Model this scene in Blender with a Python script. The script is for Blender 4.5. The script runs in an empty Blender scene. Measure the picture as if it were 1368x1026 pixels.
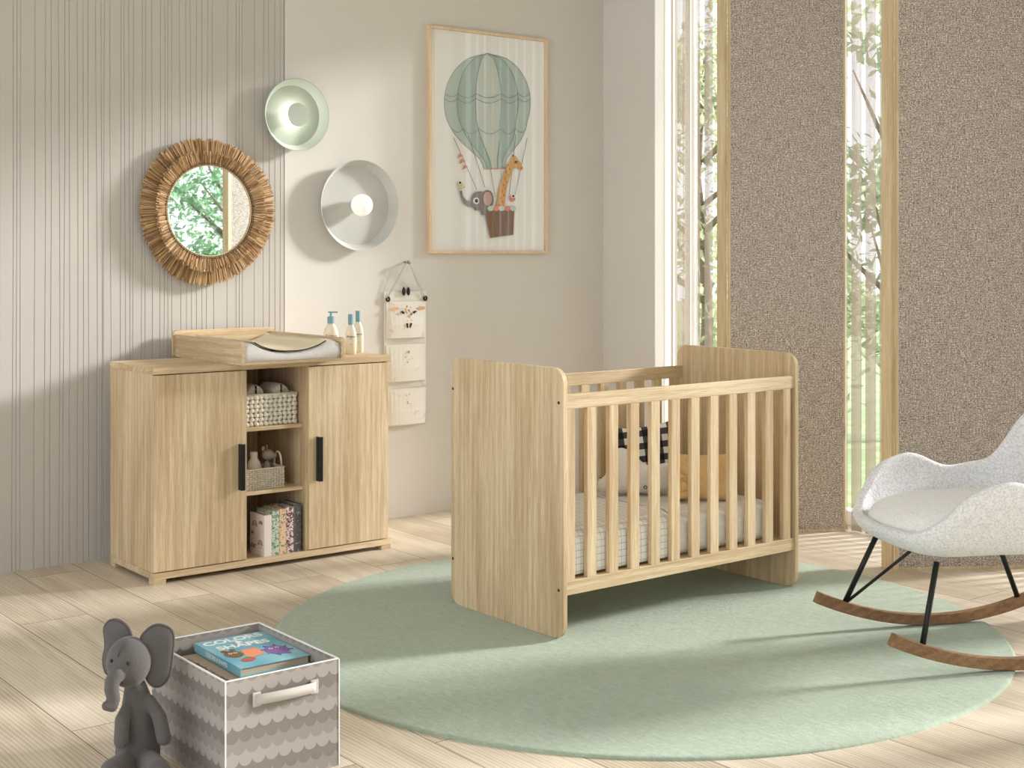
import bpy, bmesh, math, random
from math import sin, cos, pi, sqrt, atan2, radians
from mathutils import Vector, Matrix
random.seed(7)
S = bpy.context.scene
COL = S.collection

# ------------------------------------------------------------------ camera
FPX, CX, HY, CAMH = 1831.0, 684.0, 338.0, 1.345
XR, XF = 0.78832, 0.61527          # world X in (right, forward); world Y = (-XF, XR)
cam = bpy.data.cameras.new('camera'); co = bpy.data.objects.new('camera', cam); COL.objects.link(co)
cam.sensor_fit = 'HORIZONTAL'; cam.sensor_width = 36; cam.lens = FPX / 1368 * 36
cam.shift_y = -(513 - HY) / 1368
co.location = (0, 0, CAMH); co.rotation_euler = (pi / 2, 0, -atan2(XF, XR))
cam.clip_end = 200
S.camera = co
def rf(r, f): return (r * XR + f * XF, -r * XF + f * XR)       # (right, forward) metres -> world x, y

# ------------------------------------------------------------------ node helpers
class NT:
    def __init__(s, name):
        s.m = bpy.data.materials.new(name); s.m.use_nodes = True
        s.t = s.m.node_tree; s.t.nodes.clear()
        s.out = s.t.nodes.new('ShaderNodeOutputMaterial')
    def n(s, typ, **kw):
        nd = s.t.nodes.new(typ)
        for k, v in kw.items():
            if k.startswith('i_'):
                k = k[2:]; k = int(k) if k.isdigit() else k.replace('_', ' ')
                s.set(nd.inputs[k], v)
            else: setattr(nd, k, v)
        return nd
    def set(s, inp, v):
        if hasattr(v, 'is_output') or isinstance(v, bpy.types.NodeSocket): s.t.links.new(v, inp)
        else: inp.default_value = v
    def math(s, op, a, b=0.0, c=0.0, clamp=False):
        nd = s.t.nodes.new('ShaderNodeMath'); nd.operation = op; nd.use_clamp = clamp
        for i, v in enumerate((a, b, c)): s.set(nd.inputs[i], v)
        return nd.outputs[0]
    def coord(s, out='Object', scale=(1, 1, 1), loc=(0, 0, 0), rot=(0, 0, 0), rnd=0):
        tc = s.n('ShaderNodeTexCoord'); v = tc.outputs[out]
        if rnd:
            oi = s.n('ShaderNodeObjectInfo'); r = s.math('MULTIPLY', oi.outputs['Random'], rnd)
            va = s.n('ShaderNodeVectorMath', operation='ADD'); s.t.links.new(v, va.inputs[0]); s.t.links.new(r, va.inputs[1]); v = va.outputs[0]
        mp = s.n('ShaderNodeMapping'); s.t.links.new(v, mp.inputs[0])
        mp.inputs['Location'].default_value = loc; mp.inputs['Rotation'].default_value = rot; mp.inputs['Scale'].default_value = scale
        return mp.outputs[0]
    def noise(s, v, scale=5, detail=2, rough=.5, dist=0, out=0):
        nd = s.n('ShaderNodeTexNoise'); s.t.links.new(v, nd.inputs['Vector'])
        nd.inputs['Scale'].default_value = scale; nd.inputs['Detail'].default_value = detail
        nd.inputs['Roughness'].default_value = rough; nd.inputs['Distortion'].default_value = dist
        return nd.outputs[out]
    def ramp(s, f, stops, interp='LINEAR'):
        nd = s.n('ShaderNodeValToRGB'); s.t.links.new(f, nd.inputs[0]); cr = nd.color_ramp; cr.interpolation = interp
        while len(cr.elements) < len(stops): cr.elements.new(.5)
        for e, (p, c) in zip(cr.elements, stops): e.position = p; e.color = col(c)
        return nd.outputs[0]
    def mix(s, f, a, b, blend='MIX'):
        nd = s.n('ShaderNodeMix', data_type='RGBA', blend_type=blend)
        s.set(nd.inputs[0], f); s.set(nd.inputs[6], a if hasattr(a, 'node') else col(a)); s.set(nd.inputs[7], b if hasattr(b, 'node') else col(b))
        return nd.outputs[2]
    def bsdf(s, color, rough=.6, bump=None, bstr=.3, bdist=.002, **kw):
        p = s.n('ShaderNodeBsdfPrincipled')
        s.set(p.inputs['Base Color'], color if hasattr(color, 'node') else col(color)); s.set(p.inputs['Roughness'], rough)
        for k, v in kw.items(): s.set(p.inputs[k.replace('_', ' ')], v)
        if bump is not None:
            b = s.n('ShaderNodeBump'); s.set(b.inputs['Height'], bump); b.inputs['Strength'].default_value = bstr; b.inputs['Distance'].default_value = bdist
            s.t.links.new(b.outputs[0], p.inputs['Normal'])
        s.t.links.new(p.outputs[0], s.out.inputs[0]); s.p = p
        return s.m
def lin(c): c = c / 255; return c / 12.92 if c <= .04045 else ((c + .055) / 1.055) ** 2.4
def col(c):
    if len(c) == 4: return c
    return (lin(c[0]), lin(c[1]), lin(c[2]), 1)

def plain(name, c, rough=.6, **kw):
    t = NT(name); v = t.coord(rnd=3); n = t.noise(v, 40, 3)
    cc = t.mix(t.math('MULTIPLY', n, .12), c, tuple(x * .8 for x in c))
    return t.bsdf(cc, rough, **kw)

def oak(name, axis, light=(223, 202, 167), dark=(184, 156, 118), k=1.0):
    t = NT(name)
    def sc(al, ac): return tuple(al if i == axis else ac for i in range(3))
    v0 = t.coord(rnd=20)
    def mp(al, ac):
        m = t.n('ShaderNodeMapping'); t.t.links.new(v0, m.inputs[0]); m.inputs['Scale'].default_value = sc(al, ac); return m.outputs[0]
    big = t.noise(mp(.9 * k, 7 * k), 1, 3, .55, .6)
    bands = t.noise(mp(1.3 * k, 24 * k), 1, 4, .6, .8)
    fine = t.noise(mp(9, 330), 1, 3, .6)
    pore = t.noise(mp(22, 420), 1, 2, .5)
    wv = t.n('ShaderNodeTexWave', wave_type='RINGS', rings_direction='XYZ'[axis])
    t.t.links.new(mp(.45 * k, 4.5 * k), wv.inputs[0]); wv.inputs['Scale'].default_value = 3; wv.inputs['Distortion'].default_value = 5; wv.inputs['Detail'].default_value = 3; wv.inputs['Detail Scale'].default_value = 1.2
    med = t.noise(mp(2.6, 75), 1, 3, .6, .4)
    f = t.math('ADD', t.math('MULTIPLY', big, .52), t.math('MULTIPLY', bands, .18))
    f = t.math('ADD', f, t.math('MULTIPLY', med, .30))
    f = t.math('ADD', f, t.math('MULTIPLY', t.math('SUBTRACT', wv.outputs['Fac'], .5), .07))
    f = t.math('ADD', f, t.math('MULTIPLY', t.math('SUBTRACT', fine, .5), .45))
    mid = tuple((a + b) / 2 for a, b in zip(light, dark))
    c = t.ramp(f, [(.36, dark), (.5, mid), (.62, light)])
    # knots
    kn = t.n('ShaderNodeTexVoronoi'); t.t.links.new(mp(1.6, 5.5), kn.inputs['Vector']); kn.inputs['Scale'].default_value = 1; kn.inputs['Randomness'].default_value = 1
    kf = t.ramp(t.math('ADD', kn.outputs['Distance'], t.math('MULTIPLY', fine, .05)), [(.03, (1, 1, 1, 1)), (.11, (0, 0, 0, 1))])
    c = t.mix(t.math('MULTIPLY', kf, .6), c, (148, 114, 76))
    pf = t.ramp(pore, [(.30, (1, 1, 1, 1)), (.42, (0, 0, 0, 1))])
    c = t.mix(t.math('MULTIPLY', pf, .28), c, (158, 124, 84))
    return t.bsdf(c, .55, bump=fine, bstr=.12, bdist=.001)
OX, OY, OZ = oak('oak_grain_x', 0), oak('oak_grain_y', 1), oak('oak_grain_z', 2)
OSEL = (OX, OY, OZ)
WALNUT = oak('walnut_rocker', 0, (160, 122, 86), (114, 80, 54))
FRAMEW = oak('frame_oak', 2, (222, 204, 168), (192, 170, 130), 2)

def mat_floor():
    t = NT('plank_floor')
    v = t.coord(rot=(0, 0, -pi / 2), loc=(0, 0, 0))           # u = y, v = -x
    br = t.n('ShaderNodeTexBrick', offset=.37, offset_frequency=2, squash=1)
    tc = t.n('ShaderNodeTexCoord'); sp = t.n('ShaderNodeSeparateXYZ'); t.t.links.new(tc.outputs['Object'], sp.inputs[0])
    cb = t.n('ShaderNodeCombineXYZ'); t.set(cb.inputs[0], sp.outputs[1]); t.set(cb.inputs[1], t.math('SUBTRACT', sp.outputs[0], 1.645 - .2515 * 20))
    t.t.links.new(cb.outputs[0], br.inputs['Vector'])
    for k, val in (('Scale', 1), ('Mortar Size', .0019), ('Mortar Smooth', .3), ('Bias', 0), ('Brick Width', 1.9), ('Row Height', .2515)): br.inputs[k].default_value = val
    br.inputs['Color1'].default_value = (0, 0, 0, 1); br.inputs['Color2'].default_value = (1, 1, 1, 1); br.inputs['Mortar'].default_value = (.5, .5, .5, 1)
    off = t.math('MULTIPLY', br.outputs['Color'], 17.0)
    va = t.n('ShaderNodeVectorMath', operation='ADD'); t.t.links.new(tc.outputs['Object'], va.inputs[0]); t.t.links.new(off, va.inputs[1])
    def mp(sx, sy):
        m = t.n('ShaderNodeMapping'); t.t.links.new(va.outputs[0], m.inputs[0]); m.inputs['Scale'].default_value = (sx, sy, 1); return m.outputs[0]
    big = t.noise(mp(9, 1.1), 1, 3, .55, 1.2)
    fine = t.noise(mp(150, 6), 1, 3, .6, .3)
    wv = t.n('ShaderNodeTexWave', wave_type='RINGS', rings_direction='Y'); t.t.links.new(mp(9, .8), wv.inputs[0]); wv.inputs['Scale'].default_value = 2.6; wv.inputs['Distortion'].default_value = 7; wv.inputs['Detail'].default_value = 3
    f = t.math('ADD', t.math('MULTIPLY', big, .6), t.math('MULTIPLY', t.math('SUBTRACT', fine, .5), .20))
    f = t.math('ADD', f, t.math('MULTIPLY', wv.outputs['Fac'], .20))
    f = t.math('ADD', f, t.math('MULTIPLY', t.math('SUBTRACT', br.outputs['Color'], .5), .18))
    c = t.ramp(f, [(.22, (182, 168, 146)), (.45, (212, 199, 179)), (.7, (229, 219, 203))])
    c = t.mix(br.outputs['Fac'], c, (108, 90, 72))
    h = t.math('SUBTRACT', t.math('MULTIPLY', fine, .3), br.outputs['Fac'])
    return t.bsdf(c, .5, bump=h, bstr=.25, bdist=.0015)
def mat_wall(name, c):
    t = NT(name); v = t.coord(); n = t.noise(v, 3, 4, .6); g = t.noise(v, 140, 3, .6)
    cc = t.mix(t.math('MULTIPLY', n, .5), c, tuple(x * .955 for x in c))
    return t.bsdf(cc, .85, bump=g, bstr=.08, bdist=.001)
def mat_rug():
    t = NT('sage_rug'); v = t.coord(); a = t.noise(v, 420, 3, .7); b = t.noise(v, 60, 4, .65, .5)
    m = t.n('ShaderNodeMapping'); t.t.links.new(v, m.inputs[0]); m.inputs['Scale'].default_value = (90, 16, 1); m.inputs['Rotation'].default_value = (0, 0, .3)
    d = t.noise(m.outputs[0], 1, 4, .65, .8); e = t.noise(v, 2.2, 3, .5)
    f = t.math('ADD', t.math('MULTIPLY', a, .35), t.math('ADD', t.math('MULTIPLY', b, .3), t.math('MULTIPLY', d, .35)))
    c = t.ramp(f, [(.33, (144, 159, 141)), (.5, (168, 184, 164)), (.66, (192, 205, 187))])
    c = t.mix(t.math('MULTIPLY', e, .25), c, (166, 184, 160))
    return t.bsdf(c, .95, bump=f, bstr=.8, bdist=.008, Sheen_Weight=.25)
def mat_weave():
    t = NT('woven_panel'); v = t.coord()
    m = t.n('ShaderNodeMapping'); t.t.links.new(v, m.inputs[0]); m.inputs['Scale'].default_value = (140, 140, 190)
    a = t.noise(m.outputs[0], 1, 1.5, .6)
    m2 = t.n('ShaderNodeMapping'); t.t.links.new(v, m2.inputs[0]); m2.inputs['Scale'].default_value = (330, 1, 18); b = t.noise(m2.outputs[0], 1, 1, .5)
    m3 = t.n('ShaderNodeMapping'); t.t.links.new(v, m3.inputs[0]); m3.inputs['Scale'].default_value = (18, 1, 330); d = t.noise(m3.outputs[0], 1, 1, .5)
    f = t.math('ADD', t.math('MULTIPLY', a, .6), t.math('ADD', t.math('MULTIPLY', b, .2), t.math('MULTIPLY', d, .2)))
    c = t.ramp(f, [(.38, (104, 92, 84)), (.47, (164, 152, 142)), (.55, (190, 180, 171)), (.63, (236, 230, 223))])
    return t.bsdf(c, .9, bump=f, bstr=.6, bdist=.003)
def mat_boucle(name, c, sc=170, st=.9, var=.97):
    t = NT(name); v = t.coord(); a = t.noise(v, sc, 3, .65, .4); b = t.n('ShaderNodeTexVoronoi'); t.t.links.new(v, b.inputs['Vector']); b.inputs['Scale'].default_value = sc * 1.1
    h = t.math('ADD', a, t.math('MULTIPLY', b.outputs['Distance'], -.6))
    cc = t.ramp(h, [(-.1 if False else 0, tuple(x * var for x in c)), (.32, c)])
    return t.bsdf(cc, .95, bump=h, bstr=st, bdist=.0035, Sheen_Weight=.2)
def mat_sheer(dense=0):
    t = NT('sheer_fabric'); v = t.coord()
    m = t.n('ShaderNodeMapping'); t.t.links.new(v, m.inputs[0]); m.inputs['Scale'].default_value = (700, 700, 500); a = t.noise(m.outputs[0], 1, 1)
    m2 = t.n('ShaderNodeMapping'); t.t.links.new(v, m2.inputs[0]); m2.inputs['Scale'].default_value = (40, 40, 1.5); b = t.noise(m2.outputs[0], 1, 2)
    al = t.math('ADD', .52 + dense, t.math('ADD', t.math('MULTIPLY', a, .25), t.math('MULTIPLY', b, .25)), clamp=True)
    d = t.n('ShaderNodeBsdfDiffuse'); d.inputs[0].default_value = col((160, 148, 135)); tr = t.n('ShaderNodeBsdfTranslucent'); tr.inputs[0].default_value = col((170, 158, 144))
    ms = t.n('ShaderNodeMixShader', i_0=.16); t.t.links.new(d.outputs[0], ms.inputs[1]); t.t.links.new(tr.outputs[0], ms.inputs[2])
    tp = t.n('ShaderNodeBsdfTransparent'); m3 = t.n('ShaderNodeMixShader'); t.set(m3.inputs[0], al)
    t.t.links.new(tp.outputs[0], m3.inputs[1]); t.t.links.new(ms.outputs[0], m3.inputs[2]); t.t.links.new(m3.outputs[0], t.out.inputs[0])
    return t.m
def mat_glass(name='window_glass', tint=(1, 1, 1, 1), ior=.03):
    t = NT(name); tp = t.n('ShaderNodeBsdfTransparent'); tp.inputs[0].default_value = tint
    g = t.n('ShaderNodeBsdfGlossy'); g.inputs['Roughness'].default_value = .02; lw = t.n('ShaderNodeLayerWeight'); lw.inputs[0].default_value = .5; fr_ = t.math('ADD', t.math('MULTIPLY', t.math('POWER', lw.outputs['Facing'], 5), .7), ior)
    ms = t.n('ShaderNodeMixShader'); t.t.links.new(fr_, ms.inputs[0]); t.t.links.new(tp.outputs[0], ms.inputs[1]); t.t.links.new(g.outputs[0], ms.inputs[2]); t.t.links.new(ms.outputs[0], t.out.inputs[0])
    return t.m
def mat_scallop():
    t = NT('scallop_print'); tc = t.n('ShaderNodeTexCoord'); sp = t.n('ShaderNodeSeparateXYZ'); t.t.links.new(tc.outputs['Object'], sp.inputs[0])
    u = t.math('DIVIDE', t.math('ADD', sp.outputs[0], sp.outputs[1]), .037); v = t.math('DIVIDE', t.math('ADD', sp.outputs[2], 1.0), .030)
    r0 = t.math('FLOOR', v); tt = t.math('SUBTRACT', v, r0)
    ou = t.math('ADD', u, t.math('MULTIPLY', t.math('MODULO', t.math('ADD', r0, 1), 2), .5))
    fu = t.math('SUBTRACT', t.math('MULTIPLY', t.math('FRACT', ou), 2), 1)
    arc = t.math('SQRT', t.math('SUBTRACT', 1.0, t.math('MULTIPLY', fu, fu), clamp=True))
    inside = t.math('GREATER_THAN', tt, t.math('SUBTRACT', 1, t.math('MULTIPLY', arc, .62)))
    rid = t.math('ADD', r0, inside); k = t.math('DIVIDE', t.math('MODULO', rid, 3), 3)
    n = t.noise(tc.outputs['Object'], 30, 3)
    c = t.ramp(k, [(0, (160, 154, 148)), (.2, (140, 133, 126)), (.5, (119, 112, 106))], 'CONSTANT')
    c = t.mix(t.math('MULTIPLY', n, .25), c, (158, 151, 144))
    return t.bsdf(c, .85)
def mat_basket(c, du, dz):
    t = NT('woven_basket'); v = t.coord(); n = t.noise(v, 90, 2)
    return t.bsdf(t.mix(n, c, tuple(x * .8 for x in c)), .8)
def mat_blotch(name, base, cols, scale=60):
    t = NT(name); c = base
    for i, (cc, th) in enumerate(cols):
        v = t.coord(loc=(i * 7.3, i * 3.1, i * 5.7)); n = t.noise(v, scale * (1 + .3 * i), 3, .6, 1.0)
        c = t.mix(t.ramp(n, [(th, (0, 0, 0, 1)), (th + .03, (1, 1, 1, 1))]), c, cc)
    return t.bsdf(c, .6)
def mat_blanket():
    t = NT('grid_blanket'); tc = t.n('ShaderNodeTexCoord'); uv = t.n('ShaderNodeSeparateXYZ'); t.t.links.new(tc.outputs['UV'], uv.inputs[0])
    def line(s_, p, w):
        f = t.math('FRACT', t.math('DIVIDE', s_, p)); return t.math('LESS_THAN', f, w)
    l = t.math('MAXIMUM', line(uv.outputs[0], .024, .09), line(uv.outputs[1], .024, .10))
    n = t.noise(t.coord(), 60, 3)
    c = t.mix(t.math('MULTIPLY', l, .6), (244, 243, 241), (150, 150, 152))
    return t.bsdf(c, .9, bump=n, bstr=.3, bdist=.004)
def mat_gingham():
    t = NT('gingham'); tc = t.n('ShaderNodeTexCoord'); uv = t.n('ShaderNodeSeparateXYZ'); t.t.links.new(tc.outputs['UV'], uv.inputs[0])
    def sq(s_): return t.math('LESS_THAN', t.math('FRACT', t.math('DIVIDE', s_, .052)), .5)
    k = t.math('ADD', sq(uv.outputs[0]), sq(uv.outputs[1]))
    c = t.ramp(t.math('DIVIDE', k, 2), [(0, (238, 236, 232)), (.4, (72, 70, 74)), (.9, (20, 19, 22))], 'CONSTANT')
    return t.bsdf(c, .9)
def mat_leaf(name, c1, c2):
    t = NT(name); oi = t.n('ShaderNodeTexCoord'); n = t.noise(oi.outputs['Object'], 3.5, 3)
    c = t.ramp(n, [(.35, c1), (.62, c2)])
    d = t.n('ShaderNodeBsdfDiffuse'); t.set(d.inputs[0], c); tr = t.n('ShaderNodeBsdfTranslucent'); t.set(tr.inputs[0], c)
    ms = t.n('ShaderNodeMixShader', i_0=.5); t.t.links.new(d.outputs[0], ms.inputs[1]); t.t.links.new(tr.outputs[0], ms.inputs[2]); t.t.links.new(ms.outputs[0], t.out.inputs[0])
    return t.m
def emis(name, c, s):
    t = NT(name); e = t.n('ShaderNodeEmission'); e.inputs[0].default_value = col(c); e.inputs[1].default_value = s
    t.t.links.new(e.outputs[0], t.out.inputs[0]); return t.m

M = dict(
    floor=mat_floor(), wall=mat_wall('warm_wall_paint', (219, 214, 207)), panelw=mat_wall('grooved_wall_paint', (194, 188, 181)), ceil=mat_wall('ceiling_paint', (236, 232, 225)),
    rug=mat_rug(), weave=mat_weave(), boucle=mat_boucle('grey_boucle', (242, 242, 245), 130, 1.0, .90), boucle2=mat_boucle('light_boucle', (250, 250, 251), 190, .6, .93),
    sheer=mat_sheer(), sheer2=mat_sheer(.3), glass=mat_glass(), sunw=plain('painted_sun_white', (250, 249, 246), .5), whitem=plain('white_paint', (238, 236, 232), .4), black=plain('black_metal', (26, 27, 29), .45, Metallic=.3),
    bolt=plain('dark_bolt', (30, 26, 22), .5), blk=plain('black_ink', (24, 22, 22), .7), scallop=mat_scallop(), boxedge=plain('box_piping', (226, 224, 220), .8), boxhandle=plain('box_handle_webbing', (196, 190, 184), .8), boxin=plain('box_insert', (176, 168, 160), .9),
    canvas=mat_blotch('canvas', (233, 228, 218), [((222, 214, 200), .62)], 12), cord=plain('cord', (200, 192, 178), .8),
    matw=mat_boucle('white_mat_cover', (232, 228, 226), 90, .15), pad=plain('cream_pad', (240, 228, 196), .5), sheet=mat_boucle('fitted_sheet', (232, 228, 225), 60, .12),
    blanket=mat_blanket(), gingham=mat_gingham(), mustard=mat_boucle('mustard_cotton', (228, 192, 138), 50, .25), plushw=mat_boucle('white_plush', (248, 247, 245), 220, .5),
    plushg=mat_boucle('grey_velour', (92, 88, 86), 300, .35), plushd=plain('dark_seam', (70, 64, 62), .9), towel=mat_boucle('taupe_towel', (196, 188, 178), 160, .7),
    bask=mat_basket((248, 241, 224), 1, 1), bask2=mat_basket((242, 232, 212), 1, 1), bottle=plain('lotion_bottle', (236, 228, 208), .3), bcap=plain('teal_cap', (120, 160, 172), .4),
    cerm=plain('ceramic_white', (214, 205, 198), .5), toy=plain('toy_taupe', (156, 140, 132), .8), sage=plain('sage_metal', (172, 180, 166), .45), greym=plain('pale_grey_metal', (198, 198, 193), .5),
    paper=plain('poster_paper', (248, 246, 242), .6), pages=plain('book_pages', (190, 178, 160), .9), strand=None, hookm=plain('steel', (150, 148, 145), .35, Metallic=.8),
    grass=mat_blotch('lawn', (120, 140, 90), [((150, 160, 110), .5)], 3), bark=plain('bark', (110, 95, 78), .9),
)
t = NT('mirror_silver'); M['mirror'] = t.bsdf((240, 242, 240), .01, Metallic=1.0)
t = NT('straw'); v = t.coord(); n = t.noise(v, 35, 3); n2 = t.noise(v, 400, 1)
M['strand'] = t.bsdf(t.ramp(t.math('ADD', t.math('MULTIPLY', n, .6), t.math('MULTIPLY', n2, .4)), [(.35, (128, 92, 58)), (.5, (176, 138, 92)), (.65, (208, 176, 128))]), .8)
t = NT('globe_glass'); M['globe'] = t.bsdf((250, 246, 238), .35, Emission_Color=col((255, 250, 240)), Emission_Strength=.25)
M['ring'] = emis('lamp_ring', (255, 254, 244), 9)

# ------------------------------------------------------------------ geometry helpers
def new_obj(name, bm, mats, parent=None, smooth=False, origin=None, bevel=0, matrix=None):
    if matrix is not None: bm.transform(matrix)
    o0 = Vector(origin) if origin is not None else (Vector(parent['_o']) if parent is not None and '_o' in parent else Vector((0, 0, 0)))
    bmesh.ops.translate(bm, vec=-o0, verts=bm.verts)
    me = bpy.data.meshes.new(name); bm.normal_update(); bm.to_mesh(me); bm.free()
    for m in (mats if isinstance(mats, (list, tuple)) else [mats]): me.materials.append(m)
    if smooth:
        for p in me.polygons: p.use_smooth = True
    o = bpy.data.objects.new(name, me); COL.objects.link(o); o['_o'] = list(o0)
    if parent is not None: o.parent = parent
    else: o.location = o0
    if bevel:
        b = o.modifiers.new('bevel', 'BEVEL'); b.width = bevel; b.segments = 2; b.limit_method = 'ANGLE'; b.angle_limit = radians(40)
    return o
def tag(o, label=None, cat=None, group=None, kind=None):
    if label: o['label'] = label
    if cat: o['category'] = cat
    if group: o['group'] = group
    if kind: o['kind'] = kind
    return o
def thing(name, loc, label, cat, group=None):
    o = bpy.data.objects.new(name, None); COL.objects.link(o); o.location = loc; o['_o'] = list(loc); o.empty_display_size = .05
    return tag(o, label, cat, group)
def B(): return bmesh.new()
def box(bm, x0, x1, y0, y1, z0, z1, mi=0, mat=None):
    vs = [bm.verts.new((x, y, z)) for z in (z0, z1) for x, y in ((x0, y0), (x1, y0), (x1, y1), (x0, y1))]
    for f in ((3, 2, 1, 0), (4, 5, 6, 7), (0, 1, 5, 4), (1, 2, 6, 5), (2, 3, 7, 6), (3, 0, 4, 7)):
        fc = bm.faces.new([vs[i] for i in f]); fc.material_index = mi
    if mat is not None: bmesh.ops.transform(bm, matrix=mat, verts=vs)
    return bm
def bxo(name, dims, mat, parent=None, bevel=.0012, origin=None): return new_obj(name, box(B(), *dims), mat, parent, bevel=bevel, origin=origin)
def prism(bm, pts, z0, z1, mi=0):      # footprint polygon (ccw) extruded in z
    a = [bm.verts.new((x, y, z0)) for x, y in pts]; b = [bm.verts.new((x, y, z1)) for x, y in pts]; n = len(pts)
    for f in [list(reversed(a)), b] + [[a[i], a[(i + 1) % n], b[(i + 1) % n], b[i]] for i in range(n)]:
        fc = bm.faces.new(f); fc.material_index = mi
    return bm
def lathe(bm, prof, seg=32, c=(0, 0, 0), mat=None, mi=0, close=True):
    rings = []; allv = []
    for r, z in prof:
        if r < 1e-6: v = bm.verts.new((0, 0, z)); rings.append([v]); allv.append(v)
        else:
            R = [bm.verts.new((r * cos(2 * pi * i / seg), r * sin(2 * pi * i / seg), z)) for i in range(seg)]; rings.append(R); allv += R
    for a, b in zip(rings, rings[1:]):
        for i in range(seg):
            j = (i + 1) % seg
            if len(a) == 1 and len(b) == 1: continue
            if len(a) == 1: f = [a[0], b[i], b[j]][::-1]
            elif len(b) == 1: f = [a[i], a[j], b[0]]
            else: f = [a[i], a[j], b[j], b[i]]
            fc = bm.faces.new(f); fc.material_index = mi
    m = Matrix.Translation(c) @ (mat if mat is not None else Matrix())
    bmesh.ops.transform(bm, matrix=m, verts=allv)
    return bm
def tube(bm, pts, rad, seg=8, closed=False, mi=0):
    pts = [Vector(p) for p in pts]; n = len(pts); rings = []; up = None
    for i, p in enumerate(pts):
        a = pts[(i - 1) % n] if (closed or i > 0) else p; b = pts[(i + 1) % n] if (closed or i < n - 1) else p
        d = (b - a).normalized()
        if up is None: up = Vector((0, 0, 1)) if abs(d.z) < .9 else Vector((1, 0, 0))
        s_ = d.cross(up)
        if s_.length < 1e-5: s_ = d.orthogonal()
        s_.normalize(); u = s_.cross(d).normalized(); up = u
        r = rad[i] if isinstance(rad, (list, tuple)) else rad
        rings.append([bm.verts.new(p + (s_ * cos(2 * pi * k / seg) + u * sin(2 * pi * k / seg)) * r) for k in range(seg)])
    pairs = list(zip(rings, rings[1:])) + ([(rings[-1], rings[0])] if closed else [])
    for a, b in pairs:
        for k in range(seg):
            f = bm.faces.new([a[k], a[(k + 1) % seg], b[(k + 1) % seg], b[k]]); f.material_index = mi
    if not closed:
        for r_, rev in ((rings[0], 1), (rings[-1], 0)):
            f = bm.faces.new(r_[::-1] if rev else r_); f.material_index = mi
    bmesh.ops.recalc_face_normals(bm, faces=bm.faces)
    return bm
def ellipsoid(bm, c, r, seg=24, rings=16, rot=None):
    g = bmesh.ops.create_uvsphere(bm, u_segments=seg, v_segments=rings, radius=1)
    m = Matrix.Translation(c) @ (rot if rot is not None else Matrix()) @ Matrix.Diagonal((r[0], r[1], r[2], 1))
    bmesh.ops.transform(bm, matrix=m, verts=g['verts']); return bm
def rcorner(x0, x1, z0, z1, r, n=8):
    pts = []
    for cx_, cz_, a0 in ((x1 - r, z0 + r, -pi / 2), (x1 - r, z1 - r, 0), (x0 + r, z1 - r, pi / 2), (x0 + r, z0 + r, pi)):
        for k in range(n + 1): a = a0 + pi / 2 * k / n; pts.append((cx_ + r * cos(a), cz_ + r * sin(a)))
    return pts
def puff(outline, thick, mat4, name, mats, parent=None, rings=9, uvs=False, origin=None, wob=0, exp=.5, center=None):
    """inflated cushion: outline list of (u,w) in metres, star shaped about its centre; thickness both ways"""
    n = len(outline); cu = sum(p[0] for p in outline) / n if center is None else center[0]; cw = sum(p[1] for p in outline) / n if center is None else center[1]
    bm = B(); uvl = bm.loops.layers.uv.new('UVMap'); info = {}
    def ringv(t, side):
        R = []
        for i, (u, w) in enumerate(outline):
            uu = cu + (u - cu) * t; ww = cw + (w - cw) * t
            h = thick * max(0, 1 - t ** 2.6) ** exp + wob * sin(uu * 40 + ww * 23) * sin(ww * 37 - uu * 11) * (1 - t ** 4)
            v = bm.verts.new((uu, side * h, ww)); info[v] = (uu, ww); R.append(v)
        return R
    ts = [sin(pi / 2 * k / rings) for k in range(1, rings + 1)]
    edge = None
    for side in (-1, 1):
        cv = bm.verts.new((cu, side * thick, cw)); info[cv] = (cu, cw); prev = None
        for t in ts:
            if t > .9999:
                if edge is None: edge = ringv(1, side)
                R = edge
            else: R = ringv(t, side)
            for i in range(n):
                j = (i + 1) % n
                f = [cv, R[i], R[j]] if prev is None else [prev[i], R[i], R[j], prev[j]]
                bm.faces.new(f if side < 0 else f[::-1])
            prev = R
    for f in bm.faces:
        for l in f.loops: l[uvl].uv = info[l.vert]
    return new_obj(name, bm, mats, parent, smooth=True, matrix=mat4, origin=origin)
def text(body, size, mat4, mat, name, parent, extrude=.0003, bold=0.0):
    cu = bpy.data.curves.new(name, 'FONT'); cu.body = body; cu.size = size; cu.extrude = extrude; cu.align_x = 'CENTER'; cu.align_y = 'CENTER'; cu.offset = bold
    tmp = bpy.data.objects.new(name + '_tmp', cu); COL.objects.link(tmp)
    dg = bpy.context.evaluated_depsgraph_get(); me = bpy.data.meshes.new_from_object(tmp.evaluated_get(dg))
    bpy.data.objects.remove(tmp)
    bm = B(); bm.from_mesh(me); bpy.data.meshes.remove(me)
    return new_obj(name, bm, mat, parent, matrix=mat4)
def mat_axes(o, x, y, z):
    m = Matrix.Identity(4)
    for i, a in enumerate((x, y, z)):
        for k in range(3): m[k][i] = a[k]
    for k in range(3): m[k][3] = o[k]
    return m
def wp(px, py, y):          # point of a photo feature on a plane parallel to the back wall
    u = (px - CX) / FPX; dx, dy = rf(u, 1); F = y / dy
    return dx * F, CAMH - (py - HY) * F / FPX

# ------------------------------------------------------------------ room shell
WY = 5.85; HC = 3.7
struct = lambda o: tag(o, kind='structure')
struct(bxo('floor', (-3, 5.6, -3, 6.1, -.1, 0), M['floor'], bevel=0))
struct(bxo('ceiling', (-3, 5.75, -3, 6.1, HC, HC + .1), M['ceil'], bevel=0))
struct(bxo('wall_back', (3.184, 5.35, WY, 6.0, 0, HC), M['wall'], bevel=0))
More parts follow.
